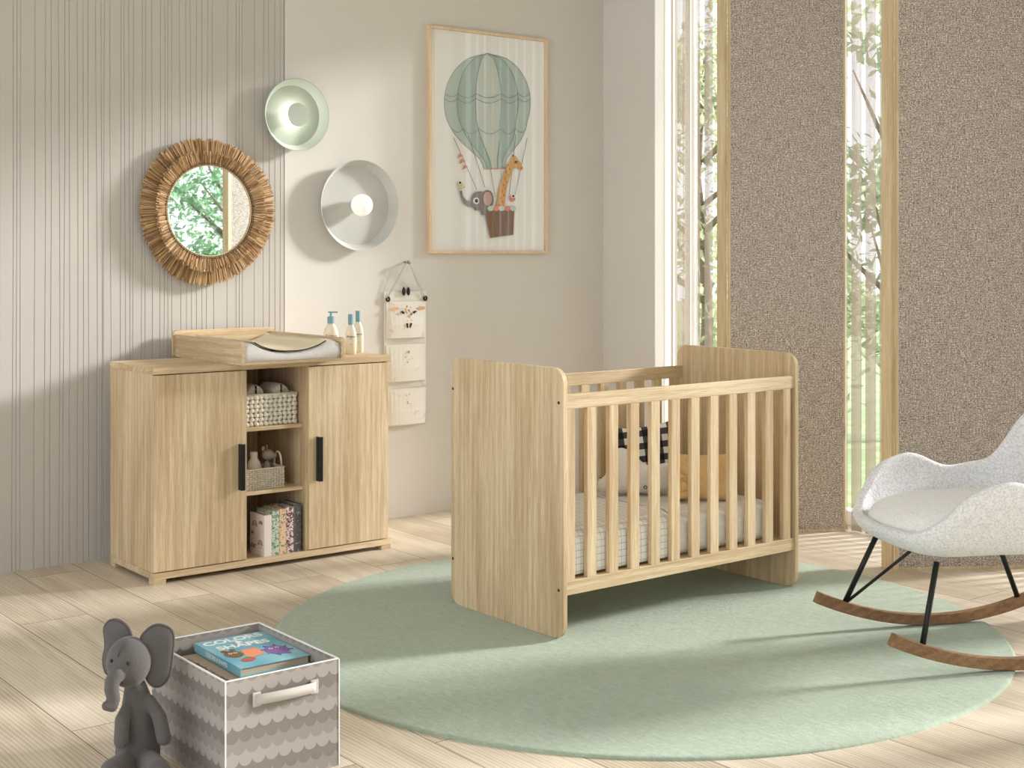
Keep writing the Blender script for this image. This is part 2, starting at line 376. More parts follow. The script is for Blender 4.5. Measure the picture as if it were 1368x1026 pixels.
# grooved left part of the back wall
gr = [84 + v * .1754 for v in (-30, 8, 50, 110, 155, 195, 255, 295, 315, 365, 440, 470, 505, 535, 600, 630, 680, 740, 770, 800, 830, 890, 935, 975, 1020, 1060, 1100, 1145, 1255, 1320, 1345, 1365)] + [84 + v * .3704 for v in (690, 725, 742, 765, 784)]
gx = sorted(wp(p, 300, WY)[0] for p in gr)
xx = gx[0]
while xx > -2.9: xx -= random.choice((.016, .024, .036, .045, .055, .06)); gx.insert(0, xx)
bm = B(); zs = [HC * k / 14 for k in range(15)]; cols_ = []
def gcol(x, dy, ph, amp): cols_.append([bm.verts.new((x + amp * sin(z * 1.5 + ph), WY + dy, z)) for z in zs])
gcol(-3, 0, 0, 0)
for g in gx:
    ph = random.uniform(0, 6.28); a = random.uniform(.001, .005); w_ = random.uniform(.0014, .0026)
    gcol(g - w_, 0, ph, a); gcol(g, .0034, ph, a); gcol(g + w_, 0, ph, a)
gcol(3.179, 0, 0, 0); gcol(3.1795, .008, 0, 0); gcol(3.1835, .008, 0, 0)
for a, b in zip(cols_, cols_[1:]):
    for k in range(14): bm.faces.new([a[k], b[k], b[k + 1], a[k + 1]])
box(bm, -3, 3.184, WY + .012, 6.0, 0, HC)
struct(new_obj('wall_left', bm, M['panelw']))
# short return wall and rounded jamb before the window
pts = [(5.227, WY), (5.227, 5.432), (5.232, 5.431), (5.296, 5.431)] + [(5.296 + .016 * sin(a), 5.444 - .016 * cos(a)) for a in (pi / 8, pi / 4, 3 * pi / 8, pi / 2)] + [(5.312, 5.5), (5.47, 5.5), (5.47, WY)]
struct(new_obj('wall_right', prism(B(), pts, 0, HC), M['wall']))
struct(bxo('wall_front', (-3, 5.6, -3.1, -3, 0, HC), M['wall'], bevel=0))
struct(bxo('sun_strip_1', (5.228, 5.298, 5.426, 5.431, 0, HC), M['sunw'], bevel=0))  # sunlight on the jamb face, put in as a thin whiter slab
# window wall: frames and panes
wf = B()
box(wf, 5.48, 5.56, -3, 5.5, 0, .07); box(wf, 5.48, 5.56, -3, 5.5, HC - .07, HC)
for y in (5.43, 4.40, 2.3, .9, -1.1, -2.95): box(wf, 5.48, 5.54, y - .022, y + .022, .07, HC - .07)
box(wf, 5.482, 5.62, -3, 5.5, 2.97, HC - .071)
wfo = struct(new_obj('window_1', wf, M['whitem'], bevel=.003))
for a, b in ((4.42, 5.41), (2.32, 4.38), (.92, 2.28), (-1.08, .88), (-2.93, -1.12)):
    new_obj('window_pane', box(B(), 5.505, 5.509, a, b, .07, HC - .07), M['glass'], wfo)
bm = B(); bmesh.ops.create_grid(bm, x_segments=2, y_segments=2, size=30); bmesh.ops.translate(bm, vec=(35.6, 0, -.12), verts=bm.verts)
struct(new_obj('ground', bm, M['grass']))
for o_ in [o for o in COL.objects if o.name == 'ground']: o_['label'] = 'green lawn outside the window'

# ------------------------------------------------------------------ trees outside
def tree(x, y, h, r, label, c1, c2, n=2600, z0=.3, leaf=.075):
    t_ = thing('tree', (x, y, -.12), label, 'tree', 'trees in the garden outside')
    tb = B(); tube(tb, [(x, y, -.12), (x + .05, y, .8), (x - .04, y + .05, h * .6), (x + .02, y, h * .95)], [.07, .055, .04, .015])
    for k in range(7):
        a = random.uniform(0, 6.28); zz = random.uniform(.25, .75) * h
        tube(tb, [(x, y, zz), (x + cos(a) * r * .4, y + sin(a) * r * .4, zz + .3), (x + cos(a) * r * .85, y + sin(a) * r * .85, zz + .7)], [.03, .02, .006], 6)
    new_obj('trunk', tb, M['bark'], t_, smooth=True)
    lb = B(); cl = [(random.gauss(0, r * .5), random.gauss(0, r * .5), random.uniform(z0, h), random.uniform(.25, .5)) for _ in range(34)]
    for k in range(n):
        c = random.choice(cl); d = Vector((random.gauss(0, 1), random.gauss(0, 1), random.gauss(0, 1))).normalized() * c[3] * random.uniform(.4, 1)
        p = Vector((x + c[0], y + c[1], c[2])) + d; s = leaf * random.uniform(.6, 1.3)
        q = Matrix.Rotation(random.uniform(0, 6.28), 3, Vector((random.gauss(0, 1), random.gauss(0, 1), random.gauss(0, 1))).normalized())
        vs = [lb.verts.new(p + q @ Vector(v)) for v in ((-s, 0, 0), (-s * .2, s * .38, .01), (s, 0, 0), (-s * .2, -s * .38, .01))]; lb.faces.new(vs)
    new_obj('foliage', lb, mat_leaf('leaves', c1, c2), t_)
G1, G2, G3 = (138, 148, 122), (186, 194, 160), (206, 210, 172)
tree(9.2, 8.9, 3.4, .9, 'leafy green tree seen in the gap left of the woven screens', G1, G3)
tree(9.0, 6.6, 3.2, .8, 'leafy tree seen between the two woven screens', G1, G2)
tree(12.0, 10.4, 4.2, 1.2, 'taller tree farther back in the garden', G1, G3, z0=.6)
tree(7.9, -4.4, 2.7, .9, 'green tree reflected on the left of the round mirror', (80, 128, 92), (150, 186, 146), 2300, .1, .06)
tree(9.6, -6.9, 3.0, 1.0, 'green tree reflected in the middle of the round mirror', (76, 124, 90), (150, 188, 146), 2300, .1, .06)
tree(7.2, -2.3, 2.2, .7, 'small tree reflected beside the screen edge in the mirror', (80, 128, 92), (152, 190, 148), 1500, .1, .06)

# ------------------------------------------------------------------ woven screens
PD = Vector((.835, -.55, 0)).normalized()
def screen(xl, yl, label, extra=True, w=.575):
    t_ = thing('woven_screen', (xl, yl, 0), label, 'screen', 'angled woven screens in front of the window')
    n = Vector((-PD.y, PD.x, 0))    # away from camera
    def P(u, v, ): p = Vector((xl, yl, 0)) + PD * u + n * v; return (p.x, p.y)
    H_ = HC - .01
    m = Matrix.Translation((xl, yl, 0)) @ Matrix.Rotation(atan2(PD.y, PD.x), 4, 'Z')
    f = new_obj('woven_fabric', box(B(), .010, w - .010, .0, .016, .012, H_ - .012), M['weave'], None, origin=(0, 0, 0))
    f.parent = t_; f.rotation_euler[2] = atan2(PD.y, PD.x); f.name = 'woven_fabric'
    fr = B()
    for a in ((0, .010, -.002, .024, 0, H_), (w - .010, w, -.002, .024, 0, H_), (.010, w - .010, -.002, .024, 0, .012), (.010, w - .010, -.002, .024, H_ - .012, H_)):
        box(fr, *a)
    new_obj('frame', fr, FRAMEW, t_, matrix=m, bevel=.001)
    if extra:
        sb = B(); a0 = Vector((xl - .0005, yl + .024, 0)); 
        p = [(xl + .001, yl + .026), (xl + .012, yl + .020), (xl + .05, yl + .055), (xl + .007, yl + .083)]
        prism(sb, p, 0, H_); new_obj('stile', sb, FRAMEW, t_, bevel=.001)
screen(4.868, 4.548, 'taupe woven screen standing right behind the far end of the cot')
screen(4.858, 3.576, 'taupe woven screen with wide oak stile behind the rocking chair')
screen(4.858, 2.615, 'taupe woven screen nearest the camera past the rocking chair')
screen(4.858, 1.66, 'taupe woven screen seen reflected in the round mirror')

# ------------------------------------------------------------------ sheer curtains
def sheer(strips, label, x=5.36, name='sheer_curtain'):
    bm = B()
    for q_, (a, b, dx, bul) in enumerate(strips):
        n = 8; L = []
        for k in range(n + 1):
            u = k / n; y = a + (b - a) * u; L.append((x + dx + bul * sin(pi * u), y))
        lo = [bm.verts.new((p[0], p[1], .004)) for p in L]; hi = [bm.verts.new((p[0], p[1], HC - .02)) for p in L]
        for k in range(n): f = bm.faces.new([lo[k], lo[k + 1], hi[k + 1], hi[k]]); f.material_index = 1 if b > 5.42 else 0
    o = new_obj(name, bm, [M['sheer'], M['sheer2']], smooth=True, origin=(x, strips[0][0], 0)); tag(o, label, 'curtain', 'sheer curtains at the window'); return o
st = [(5.410, 5.427, -.012, .0), (5.338, 5.408, .0, .010), (5.290, 5.343, .0, -.008), (5.252, 5.283, 0, .010), (5.220, 5.256, .006, -.008), (5.122, 5.183, 0, .02), (5.03, 5.079, 0, .012)]
y = 4.99
while y > 4.35: st.append((y - .062, y, 0, .018)); y -= .083
sheer(st, 'taupe sheer curtain beside the wall corner, left of the woven screens')
st = []; y = 4.29
while y > 3.40: st.append((y - .062, y, 0, .016)); y -= .083
sheer(st, 'taupe sheer curtain with bright slits between the two woven screens')
st = []; y = 3.34
while y > 1.75: st.append((y - .062, y, 0, .016)); y -= .083
sheer(st, 'unseen taupe sheer curtain added to dim the sun behind the woven screen nearest the camera')  # out of view, added to dim sun falling on floor and rug

# ------------------------------------------------------------------ rug
RC = (3.37, 3.607); RR = 1.284
bm = B(); n = 120; rings = []
for r_, z in ((0, .010), (RR * .5, .010), (RR - .012, .010), (RR - .004, .0085), (RR, .005), (RR, 0)):
    rings.append([bm.verts.new((RC[0] + (r_ + (.004 * sin(5 * a) if r_ else 0)) * cos(a), RC[1] + (r_ + (.004 * sin(5 * a) if r_ else 0)) * sin(a), z)) for a in [2 * pi * i / n for i in range(n)]] if r_ else [bm.verts.new((RC[0], RC[1], z))])
for i in range(n): bm.faces.new([rings[0][0], rings[1][i], rings[1][(i + 1) % n]])
for a, b in zip(rings[1:], rings[2:]):
    for i in range(n): bm.faces.new([a[i], b[i], b[(i + 1) % n], a[(i + 1) % n]])
tag(new_obj('rug', bm, M['rug'], smooth=True, origin=(RC[0], RC[1], 0)), 'large round sage green rug under the cot', 'rug')

# ------------------------------------------------------------------ cabinet
cb = thing('storage_cabinet', (2.268, 5.26, 0), 'light oak changing cabinet with two doors and open middle shelves', 'cabinet')
x0, x1, yf, yb = 2.268, 3.403, 5.26, 5.72
bxo('top_panel', (x0 - .002, x1 + .002, yf - .004, yb, .852, .879), OX, cb)
bxo('bottom_panel', (x0 - .002, x1 + .002, yf - .004, yb, .020, .046), OX, cb)
for a, b in ((x0, x0 + .018), (x1 - .018, x1)): bxo('side_panel', (a, b, yf + .019, yb, .046, .852), OZ, cb)
for a, b in ((2.667, 2.684), (2.968, 2.985)): bxo('divider', (a, b, yf + .019 if a < 2.7 else yf + .004, yb - .008, .046, .852), OZ, cb)
bxo('back_panel', (x0 + .018, x1 - .018, yb - .008, yb, .046, .852), OZ, cb)
for a, b in ((.584, .600), (.311, .327)): bxo('shelf', (2.684, 2.968, yf + .030, yb - .008, a, b), OX, cb)
for a, b, hx in ((x0 + .001, 2.682, 2.652), (2.981, x1 - .012, 3.026)):
    d = bxo('door', (a, b, yf, yf + .018, .050, .848), OZ, cb)
    hb = B(); box(hb, hx - .009, hx + .009, yf - .030, yf - .022, .347, .541); box(hb, hx - .009, hx - .001, yf - .022, yf, .347, .541)
    tag(new_obj('handle', hb, M['black'], d, bevel=.001), 'black bar handle')
for a in (x0, 3.353):
    for c in (yf, yb - .055): bxo('foot', (a, a + .052, c - (.002 if c == yf else 0), c + .052, 0, .020), OX, cb)

# ------------------------------------------------------------------ changing tray and mat
tr = thing('changing_tray', (2.60, 5.15, .879), 'oak changing tray with raised edges on top of the cabinet', 'changing tray')
bxo('base_board', (2.602, 3.098, 5.142, 5.80, .879, .889), OX, tr)
def sideboard(x0_, x1_):
    bm = B(); pts = [(5.150, .889), (5.80, .889), (5.80, .978)] + [(5.150 + .02 - .02 * sin(a), .958 + .02 * cos(a)) for a in (0, pi / 8, pi / 4, 3 * pi / 8, pi / 2)]
    a = [bm.verts.new((x0_, p[0], p[1])) for p in pts]; b = [bm.verts.new((x1_, p[0], p[1])) for p in pts]; n = len(pts)
    bm.faces.new(a[::-1]); bm.faces.new(b)
    for i in range(n): bm.faces.new([a[i], a[(i + 1) % n], b[(i + 1) % n], b[i]])
    bmesh.ops.recalc_face_normals(bm, faces=bm.faces)
    new_obj('side_board', bm, OY, tr, bevel=.001)
sideboard(2.602, 2.618); sideboard(3.080, 3.096)
bm = B(); pts = [(2.592, .879), (3.106, .879)] + [(3.086 + .02 * sin(a), .974 + .022 * cos(a)) for a in (pi / 2, pi / 4, 0)] + [(2.612 - .02 * sin(a), .974 + .022 * cos(a)) for a in (0, pi / 4, pi / 2)]
a = [bm.verts.new((p[0], 5.801, p[1])) for p in pts]; b = [bm.verts.new((p[0], 5.817, p[1])) for p in pts]; n = len(pts)
bm.faces.new(a); bm.faces.new(b[::-1])
for i in range(n): bm.faces.new([a[i], b[i], b[(i + 1) % n], a[(i + 1) % n]])
bmesh.ops.recalc_face_normals(bm, faces=bm.faces); new_obj('back_board', bm, OX, tr, bevel=.001)
mt = thing('changing_mat', (2.85, 5.45, .889), 'white padded changing mat with cream dipped centre lying in the oak tray', 'changing mat')
def dip(u): return .968 - .045 * max(0, 1 - (abs(u) / .80) ** 2.4)          # u -1..1
bm = B(); nx, ny = 30, 16; ya, yb_ = 5.160, 5.78; xa, xb = 2.622, 3.076; G = []
for j in range(ny + 1):
    row = []
    for i in range(nx + 1):
        u = -1 + 2 * i / nx; v = j / ny
        ed = min(1, min(1 - abs(u), 1) / .06); edy = min(1, min(v, 1 - v) / .04)
        z = dip(u) - .010 * (1 - ed) ** 2 - .008 * (1 - edy) ** 2 + .0015 * sin(i * 1.7 + j * .9)
        row.append(bm.verts.new((xa + (xb - xa) * i / nx, ya + (yb_ - ya) * v, z)))
    G.append(row)
for j in range(ny):
    for i in range(nx): bm.faces.new([G[j][i], G[j][i + 1], G[j + 1][i + 1], G[j + 1][i]])
border = [G[0][i] for i in range(nx + 1)] + [G[j][nx] for j in range(1, ny + 1)] + [G[ny][i] for i in range(nx - 1, -1, -1)] + [G[j][0] for j in range(ny - 1, 0, -1)]
low = [bm.verts.new((v.co.x, v.co.y, .889)) for v in border]; mid = [bm.verts.new((v.co.x + .0, v.co.y - (.006 if v.co.y < 5.2 else 0), (.889 + v.co.z) / 2)) for v in border]
for i in range(len(border)):
    j = (i + 1) % len(border); bm.faces.new([border[i], mid[i], mid[j], border[j]]); bm.faces.new([mid[i], low[i], low[j], mid[j]])
bm.faces.new(low); bmesh.ops.recalc_face_normals(bm, faces=bm.faces)
new_obj('padding', bm, M['matw'], mt, smooth=True)
bm = B(); G = []
for j in range(13):
    row = []
    for i in range(25):
        u = -.78 + 1.52 * i / 24; row.append(bm.verts.new((2.849 + u * .227, 5.175 + .56 * j / 12, dip(u) + .009 + .004 * (abs(u) > .7))))
    G.append(row)
for j in range(12):
    for i in range(24): bm.faces.new([G[j][i], G[j][i + 1], G[j + 1][i + 1], G[j + 1][i]])
o = new_obj('pad_liner', bm, M['pad'], mt, smooth=True); s_ = o.modifiers.new('s', 'SOLIDIFY'); s_.thickness = .004
tag(o, 'cream wipe-clean liner')
bm = B(); tube(bm, [(2.849 + (-.78 + 1.52 * i / 24) * .227, 5.173, dip(-.78 + 1.52 * i / 24) + .006) for i in range(25)], .0022, 6)
tag(new_obj('piping', bm, M['blk'], mt), 'thin black line painting the dark gap under the cream liner')  # black tube paints the dark gap between liner and padding

# ------------------------------------------------------------------ lotion bottles
def lotion(x, y, h, w, pump, label):
    z0 = .879; t_ = thing('lotion_bottle', (x, y, z0), label, 'bottle', 'baby lotion bottles on the cabinet')
    hb = h * (.74 if not pump else .72); d = .62
    rot = Matrix.Rotation(-.55, 4, 'Z') @ Matrix.Diagonal((1, d, 1, 1))
    prof = [(0, 0), (w * .42, 0), (w * .46, .004), (w * .5, hb * .45), (w * .46, hb * .68), (w * .34, hb * .88), (w * .2, hb * .98), (w * .19, hb), (0, hb)]
    b_ = new_obj('body', lathe(B(), prof, 28, (x, y, z0), rot), M['bottle'], t_, smooth=True)
    cr = w * .22
    if pump:
        bm = B(); lathe(bm, [(0, hb), (cr, hb), (cr, hb + .028), (cr * .8, hb + .032), (cr * .3, hb + .034), (cr * .3, hb + .048), (0, hb + .048)], 20, (x, y, z0))
        r_ = Matrix.Translation((x, y, z0 + hb + .052)) @ Matrix.Rotation(-.62, 4, 'Z')
        box(bm, -.012, .032, -.005, .005, -.004, .003, mat=r_); new_obj('pump', bm, M['bcap'], t_, smooth=False)
    else:
        new_obj('cap', lathe(B(), [(0, hb), (cr, hb), (cr * .97, h), (0, h)], 20, (x, y, z0)), M['bcap'], t_)
    # lettering facing the room
    fx, fy = rf(1, 0); nrm = Vector((-.615, -.788, 0)); axx = Vector((fx, fy, 0))
    def tx(s, size, dz, mat=M['blk']):
        o_ = Vector((x, y, z0 + dz)) + nrm * (w * .345) + axx * (w * .08)
        text(s, size, mat_axes(o_, axx, Vector((0, 0, 1)), nrm), mat, 'lettering', b_)
    tx('Aveeno', w * .24, hb * .60); tx('Baby', w * .13, hb * .53, M['bcap']); tx('lotion', w * .12, hb * .34, M['bcap'])
lotion(3.235, 5.505, .196, .074, True, 'wide lotion bottle with pump top behind the changing tray')
lotion(3.302, 5.44, .184, .056, False, 'slim lotion bottle with flat teal cap, front one of the pair')
lotion(3.378, 5.50, .196, .054, False, 'slim lotion bottle with flat teal cap, rightmost on the cabinet')

# ------------------------------------------------------------------ woven baskets
def basket(x0, x1, y0, y1, z0, h, rows, pitch, rad, mat, label, handles=False, plait=True, group='baskets on the open shelves'):
    t_ = thing('wicker_basket', ((x0 + x1) / 2, (y0 + y1) / 2, z0), label, 'basket', group)
    bm = B(); box(bm, x0 + rad * 1.4, x1 - rad * 1.4, y0 + rad * 1.4, y1 - rad * 1.4, z0, z0 + .004)
    # thin liner walls
    for a in ((x0 + rad, x1 - rad, y0 + rad, y0 + rad + .002), (x0 + rad, x1 - rad, y1 - rad - .002, y1 - rad), (x0 + rad, x0 + rad + .002, y0 + rad, y1 - rad), (x1 - rad - .002, x1 - rad, y0 + rad, y1 - rad)):
        box(bm, *a, z0, z0 + h - .004)
    rh = h / rows
    per = [((x0, y0), (x1, y0)), ((x1, y0), (x1, y1)), ((x1, y1), (x0, y1)), ((x0, y1), (x0, y0))]
    for k in range(rows):
        zc = z0 + rh * (k + .5); s = 0
        for (ax, ay), (bx_, by) in per:
            L = math.hypot(bx_ - ax, by - ay); n = max(3, round(L / pitch)); dx, dy = (bx_ - ax) / L, (by - ay) / L
            for i in range(n):
                c = ((ax + (bx_ - ax) * (i + .5) / n), (ay + (by - ay) * (i + .5) / n), zc)
                off = (rad * .35 if (i + k) % 2 else 0)
                m = mat_axes((0, 0, 0), (dx, dy, 0), (-dy, dx, 0), (0, 0, 1)) @ Matrix.Rotation((.5 if plait else .05) * (-1 if (k % 2) else 1), 4, 'Y')
                c = (c[0] - dy * -1 * off * 0 + (-dy) * off, c[1] + dx * off, c[2])
                ellipsoid(bm, c, (L / n * (.62 if plait else .56), rad, rh * (.52 if plait else .46)), 8, 5, m)
    new_obj('body', bm, mat, t_, smooth=True)
    rm = B(); tube(rm, [(x0, y0, z0 + h), (x1, y0, z0 + h), (x1, y1, z0 + h), (x0, y1, z0 + h)], rad * .8, 8, True); new_obj('rim', rm, mat, t_, smooth=True)
    if handles:
        for xe in (x1, x0):
            hm = B(); ym = (y0 + y1) / 2
            tube(hm, [(xe, ym + .032 * cos(a), z0 + h + .058 * sin(a) ** .7 if sin(a) > 0 else z0 + h) for a in [pi * k / 12 for k in range(13)]], .0042, 8); new_obj('handle', hm, mat, t_, smooth=True)
basket(2.700, 2.952, 5.318, 5.50, .600, .132, 7, .022, .008, M['bask'], 'chunky plaited cream basket holding towels on the upper shelf')
basket(2.696, 2.893, 5.318, 5.44, .327, .088, 11, .013, .0035, M['bask2'], 'small fine-woven cream basket with loop handles on the middle shelf', True, False)
# towels
def towel(x, y, z, rx, rz, L, label):
    o = thing('towel', (x, y, z), label, 'towel', 'rolled towels in the plaited basket')
    pts = rcorner(-rx, rx, -rz, rz, rz * .85, 6)
    bm = B(); sec = []
    for yy, s in ((-L / 2, .82), (-L / 2 + .008, .97), (-L / 4, 1), (0, 1.01), (L / 4, 1), (L / 2 - .008, .97), (L / 2, .82)): sec.append([bm.verts.new((x + p[0] * s, y + yy, z + rz + p[1] * s)) for p in pts])
    n = len(pts)
    for a, b in zip(sec, sec[1:]):
        for i in range(n): bm.faces.new([a[i], a[(i + 1) % n], b[(i + 1) % n], b[i]])
    bm.faces.new(sec[0][::-1]); bm.faces.new(sec[-1]); bmesh.ops.recalc_face_normals(bm, faces=bm.faces)
    new_obj('roll', bm, M['towel'], o, smooth=True)
    sp = B(); tube(sp, [(x + rx * .75 * (1 - k / 26) * cos(k * .55), y - L / 2 - .0012, z + rz + rz * .7 * (1 - k / 26) * sin(k * .55)) for k in range(22)], .0007, 5)
    new_obj('fold_line', sp, M['towel'], o)
towel(2.752, 5.41, .604, .043, .027, .15, 'rolled taupe towel, lower left in the plaited basket'); towel(2.848, 5.41, .604, .043, .027, .15, 'rolled taupe towel, lower middle in the plaited basket')
towel(2.764, 5.41, .662, .044, .058, .15, 'folded taupe towel standing out on the left of the plaited basket'); towel(2.886, 5.41, .662, .044, .057, .15, 'folded taupe towel standing out on the right of the plaited basket')
# ceramic bottle, toy
t_ = thing('toiletry_bottle', (2.775, 5.375, .331), 'white round-shouldered bottle with cap in the small basket', 'bottle')
new_obj('body', lathe(B(), [(0, 0), (.028, 0), (.031, .01), (.032, .085), (.028, .105), (.017, .122), (.0135, .126), (.0135, .131)], 28, (2.775, 5.375, .331)), M['cerm'], t_, smooth=True)
new_obj('cap', lathe(B(), [(0, .128), (.0165, .128), (.0165, .148), (.014, .152), (0, .152)], 24, (2.775, 5.375, .331)), M['cerm'], t_)
t_ = thing('toy_animal', (2.845, 5.39, .331), 'small taupe animal toy with round head in the small basket', 'toy')
bm = B(); ellipsoid(bm, (2.845, 5.39, .385), (.020, .018, .052)); ellipsoid(bm, (2.848, 5.385, .462), (.028, .026, .024)); ellipsoid(bm, (2.868, 5.372, .458), (.016, .013, .012))
o = new_obj('body', bm, M['toy'], t_, smooth=True); r_ = o.modifiers.new('r', 'REMESH'); r_.mode = 'VOXEL'; r_.voxel_size = .0022; r_.use_smooth_shade = True
bm = B(); ellipsoid(bm, (2.829, 5.392, .490), (.009, .004, .010)); new_obj('ear', bm, M['toy'], t_, smooth=True)
bm = B(); ellipsoid(bm, (2.850, 5.400, .494), (.005, .004, .012)); new_obj('ear', bm, M['toy'], t_, smooth=True)

# ------------------------------------------------------------------ books on the bottom shelf
def rainbow(b, x, y0, y1, z0, z1):
    ink = plain('plum_ink', (150, 96, 108), .7)
    for cy, cz, s in ((.035, .045, 1), (.085, .12, 1.1), (.03, .135, .7), (.105, .025, .9), (.105, .085, .5)):
        bm = B()
        for k, rr in enumerate((.021, .0145, .008)):
            tube(bm, [(x - .0006, y0 + cy + rr * s * cos(a), z0 + cz + rr * s * sin(a)) for a in [pi * q / 8 for q in range(9)]], .0014, 5)
        new_obj('rainbow_motif', bm, ink, b)
specs = [(2.7685, .0360, .176, 'white storybook with plum rainbow pattern, leftmost on the bottom shelf', (236, 226, 220), [((176, 132, 134), .66), ((210, 180, 160), .68)]),
         (2.8065, .0350, .190, 'green leaf-patterned book beside the rainbow book', (200, 206, 190), [((96, 142, 116), .5), ((224, 222, 210), .6)]),
         (2.8435, .0330, .194, 'peach and green jungle-patterned book in the middle of the row', (226, 196, 160), [((90, 130, 92), .56), ((60, 46, 40), .64), ((216, 150, 110), .6)]),
         (2.8785, .0350, .198, 'dark plum and cream patterned book, fourth in the row', (222, 208, 200), [((112, 66, 74), .48), ((60, 44, 50), .62)]),
         (2.9155, .0360, .206, 'charcoal patterned book, rightmost on the bottom shelf', (92, 90, 90), [((170, 168, 164), .6), ((60, 58, 58), .6)])]
for i, (bx_, w_, h_, lab, base, cc) in enumerate(specs):
    y0, y1 = 5.268 + .002 * i, 5.268 + .002 * i + .14 + (.0 if i else -.01); z0 = .046
    t_ = thing('book', (bx_, y0, z0), lab, 'book', 'books on the bottom shelf')
    bm = B(); box(bm, bx_, bx_ + .003, y0, y1, z0, z0 + h_); box(bm, bx_ + w_ - .003, bx_ + w_, y0, y1, z0, z0 + h_); box(bm, bx_ + .003, bx_ + w_ - .003, y0, y0 + .003, z0, z0 + h_)
    c_ = new_obj('cover', bm, mat_blotch('book_cover_%d' % i, base, cc, 75 if i else 38), t_, bevel=.0008)
    bxo('pages', (bx_ + .003, bx_ + w_ - .003, y0 + .003, y1 - .004, z0 + .003, z0 + h_ - .004), M['pages'], t_, bevel=0)
    if i == 0: rainbow(c_, bx_, y0, y1, z0, z0 + h_)

# ------------------------------------------------------------------ cot
ZB = .010; cr = thing('cot', (3.037, 3.605, ZB), 'light oak baby cot with solid ends and slatted sides on the green rug', 'cot')
def endpanel(xa, xb):
    pts = rcorner(3.605, 4.270, ZB, .947, .055, 8); bm = B()
    a = [bm.verts.new((xa, p[0], p[1])) for p in pts]; b = [bm.verts.new((xb, p[0], p[1])) for p in pts]; n = len(pts)
    bm.faces.new(a[::-1]); bm.faces.new(b)
    for i in range(n): bm.faces.new([a[i], a[(i + 1) % n], b[(i + 1) % n], b[i]])
    bmesh.ops.recalc_face_normals(bm, faces=bm.faces); return new_obj('end_panel', bm, OZ, cr, bevel=.002)
p1 = endpanel(3.037, 3.056); p2 = endpanel(4.244, 4.263)
for yy in (3.629, 4.257):
    for zz in (.828, .181):
        bm = B(); lathe(bm, [(0, -.002), (.0055, -.002), (.0055, .001), (0, .001)], 12, (3.037, yy, zz), Matrix.Rotation(-pi / 2, 4, 'Y')); tag(new_obj('bolt', bm, M['bolt'], p1), 'dark bolt head')
for ya, yb_ in ((3.612, 3.634), (4.236, 4.258)):
    bxo('top_rail', (3.056, 4.244, ya, yb_, .805, .856), OX, cr, .002); bxo('bottom_rail', (3.056, 4.244, ya, yb_, .162, .211), OX, cr, .002)
    s0 = bxo('slat', (3.057, 3.098, ya + .001, yb_ - .001, .211, .805), OZ, cr, .0015)
    for k in range(11):
        a = 3.154 + .1028 * k; bxo('slat', (a, a + .043, ya + .001, yb_ - .001, .211, .805), OZ, cr, .0015)
bxo('mattress_base', (3.058, 4.242, 3.636, 4.234, .195, .211), OX, cr)

# mattress
bm = B(); box(bm, 3.075, 4.150, 3.643, 4.228, .212, .372)
o = tag(new_obj('mattress', bm, M['sheet'], origin=(3.6, 3.93, .212), smooth=True), 'thick mattress with pale grey fitted sheet inside the cot', 'mattress')
b_ = o.modifiers.new('b', 'BEVEL'); b_.width = .045; b_.segments = 8
# blanket draped over the mattress
bl = thing('blanket', (3.38, 3.9, .375), 'white blanket with thin grey grid draped over the front of the mattress', 'blanket')
bm = B(); uvl = bm.loops.layers.uv.new('UVMap'); G = []; path = []
for k in range(14): path.append((4.19 - .49 * k / 13, .377))
for k in range(1, 8): a = pi / 2 * k / 8; path.append((3.70 - .061 * sin(a), .327 + .052 * cos(a)))
for k in range(1, 9): path.append((3.6385, .320 - .098 * k / 8))
nx = 26; info = {}; d = 0
for j, (yy, zz) in enumerate(path):
    if j: d += math.hypot(yy - path[j - 1][0], zz - path[j - 1][1])
    row = []
    for i in range(nx + 1):
        x = 3.10 + .52 * i / nx - .03 * (j / len(path)) * (i / nx)
        z = zz + (.003 * sin(x * 33 + yy * 9) + .002 * sin(x * 71 + yy * 31) + .003 if j < 14 else 0); y = yy + (.0015 * sin(x * 60) if j >= 21 else 0)
        v = bm.verts.new((x, y, z)); info[v] = (x, d); row.append(v)
    G.append(row)
for j in range(len(path) - 1):
    for i in range(nx): bm.faces.new([G[j][i], G[j + 1][i], G[j + 1][i + 1], G[j][i + 1]])
for f in bm.faces:
    for l in f.loops: l[uvl].uv = info[l.vert]
pe = [tuple(G[j][nx].co) for j in range(len(path))]; pw = [tuple(G[j][0].co) for j in range(len(path))]
o = new_obj('cloth', bm, M['blanket'], bl, smooth=True); s_ = o.modifiers.new('s', 'SOLIDIFY'); s_.thickness = .003; s_.offset = 0
for q_ in (pe, pw): bm = B(); tube(bm, q_, .0022, 6); tag(new_obj('piping', bm, M['blk'], bl), 'thin black piping')

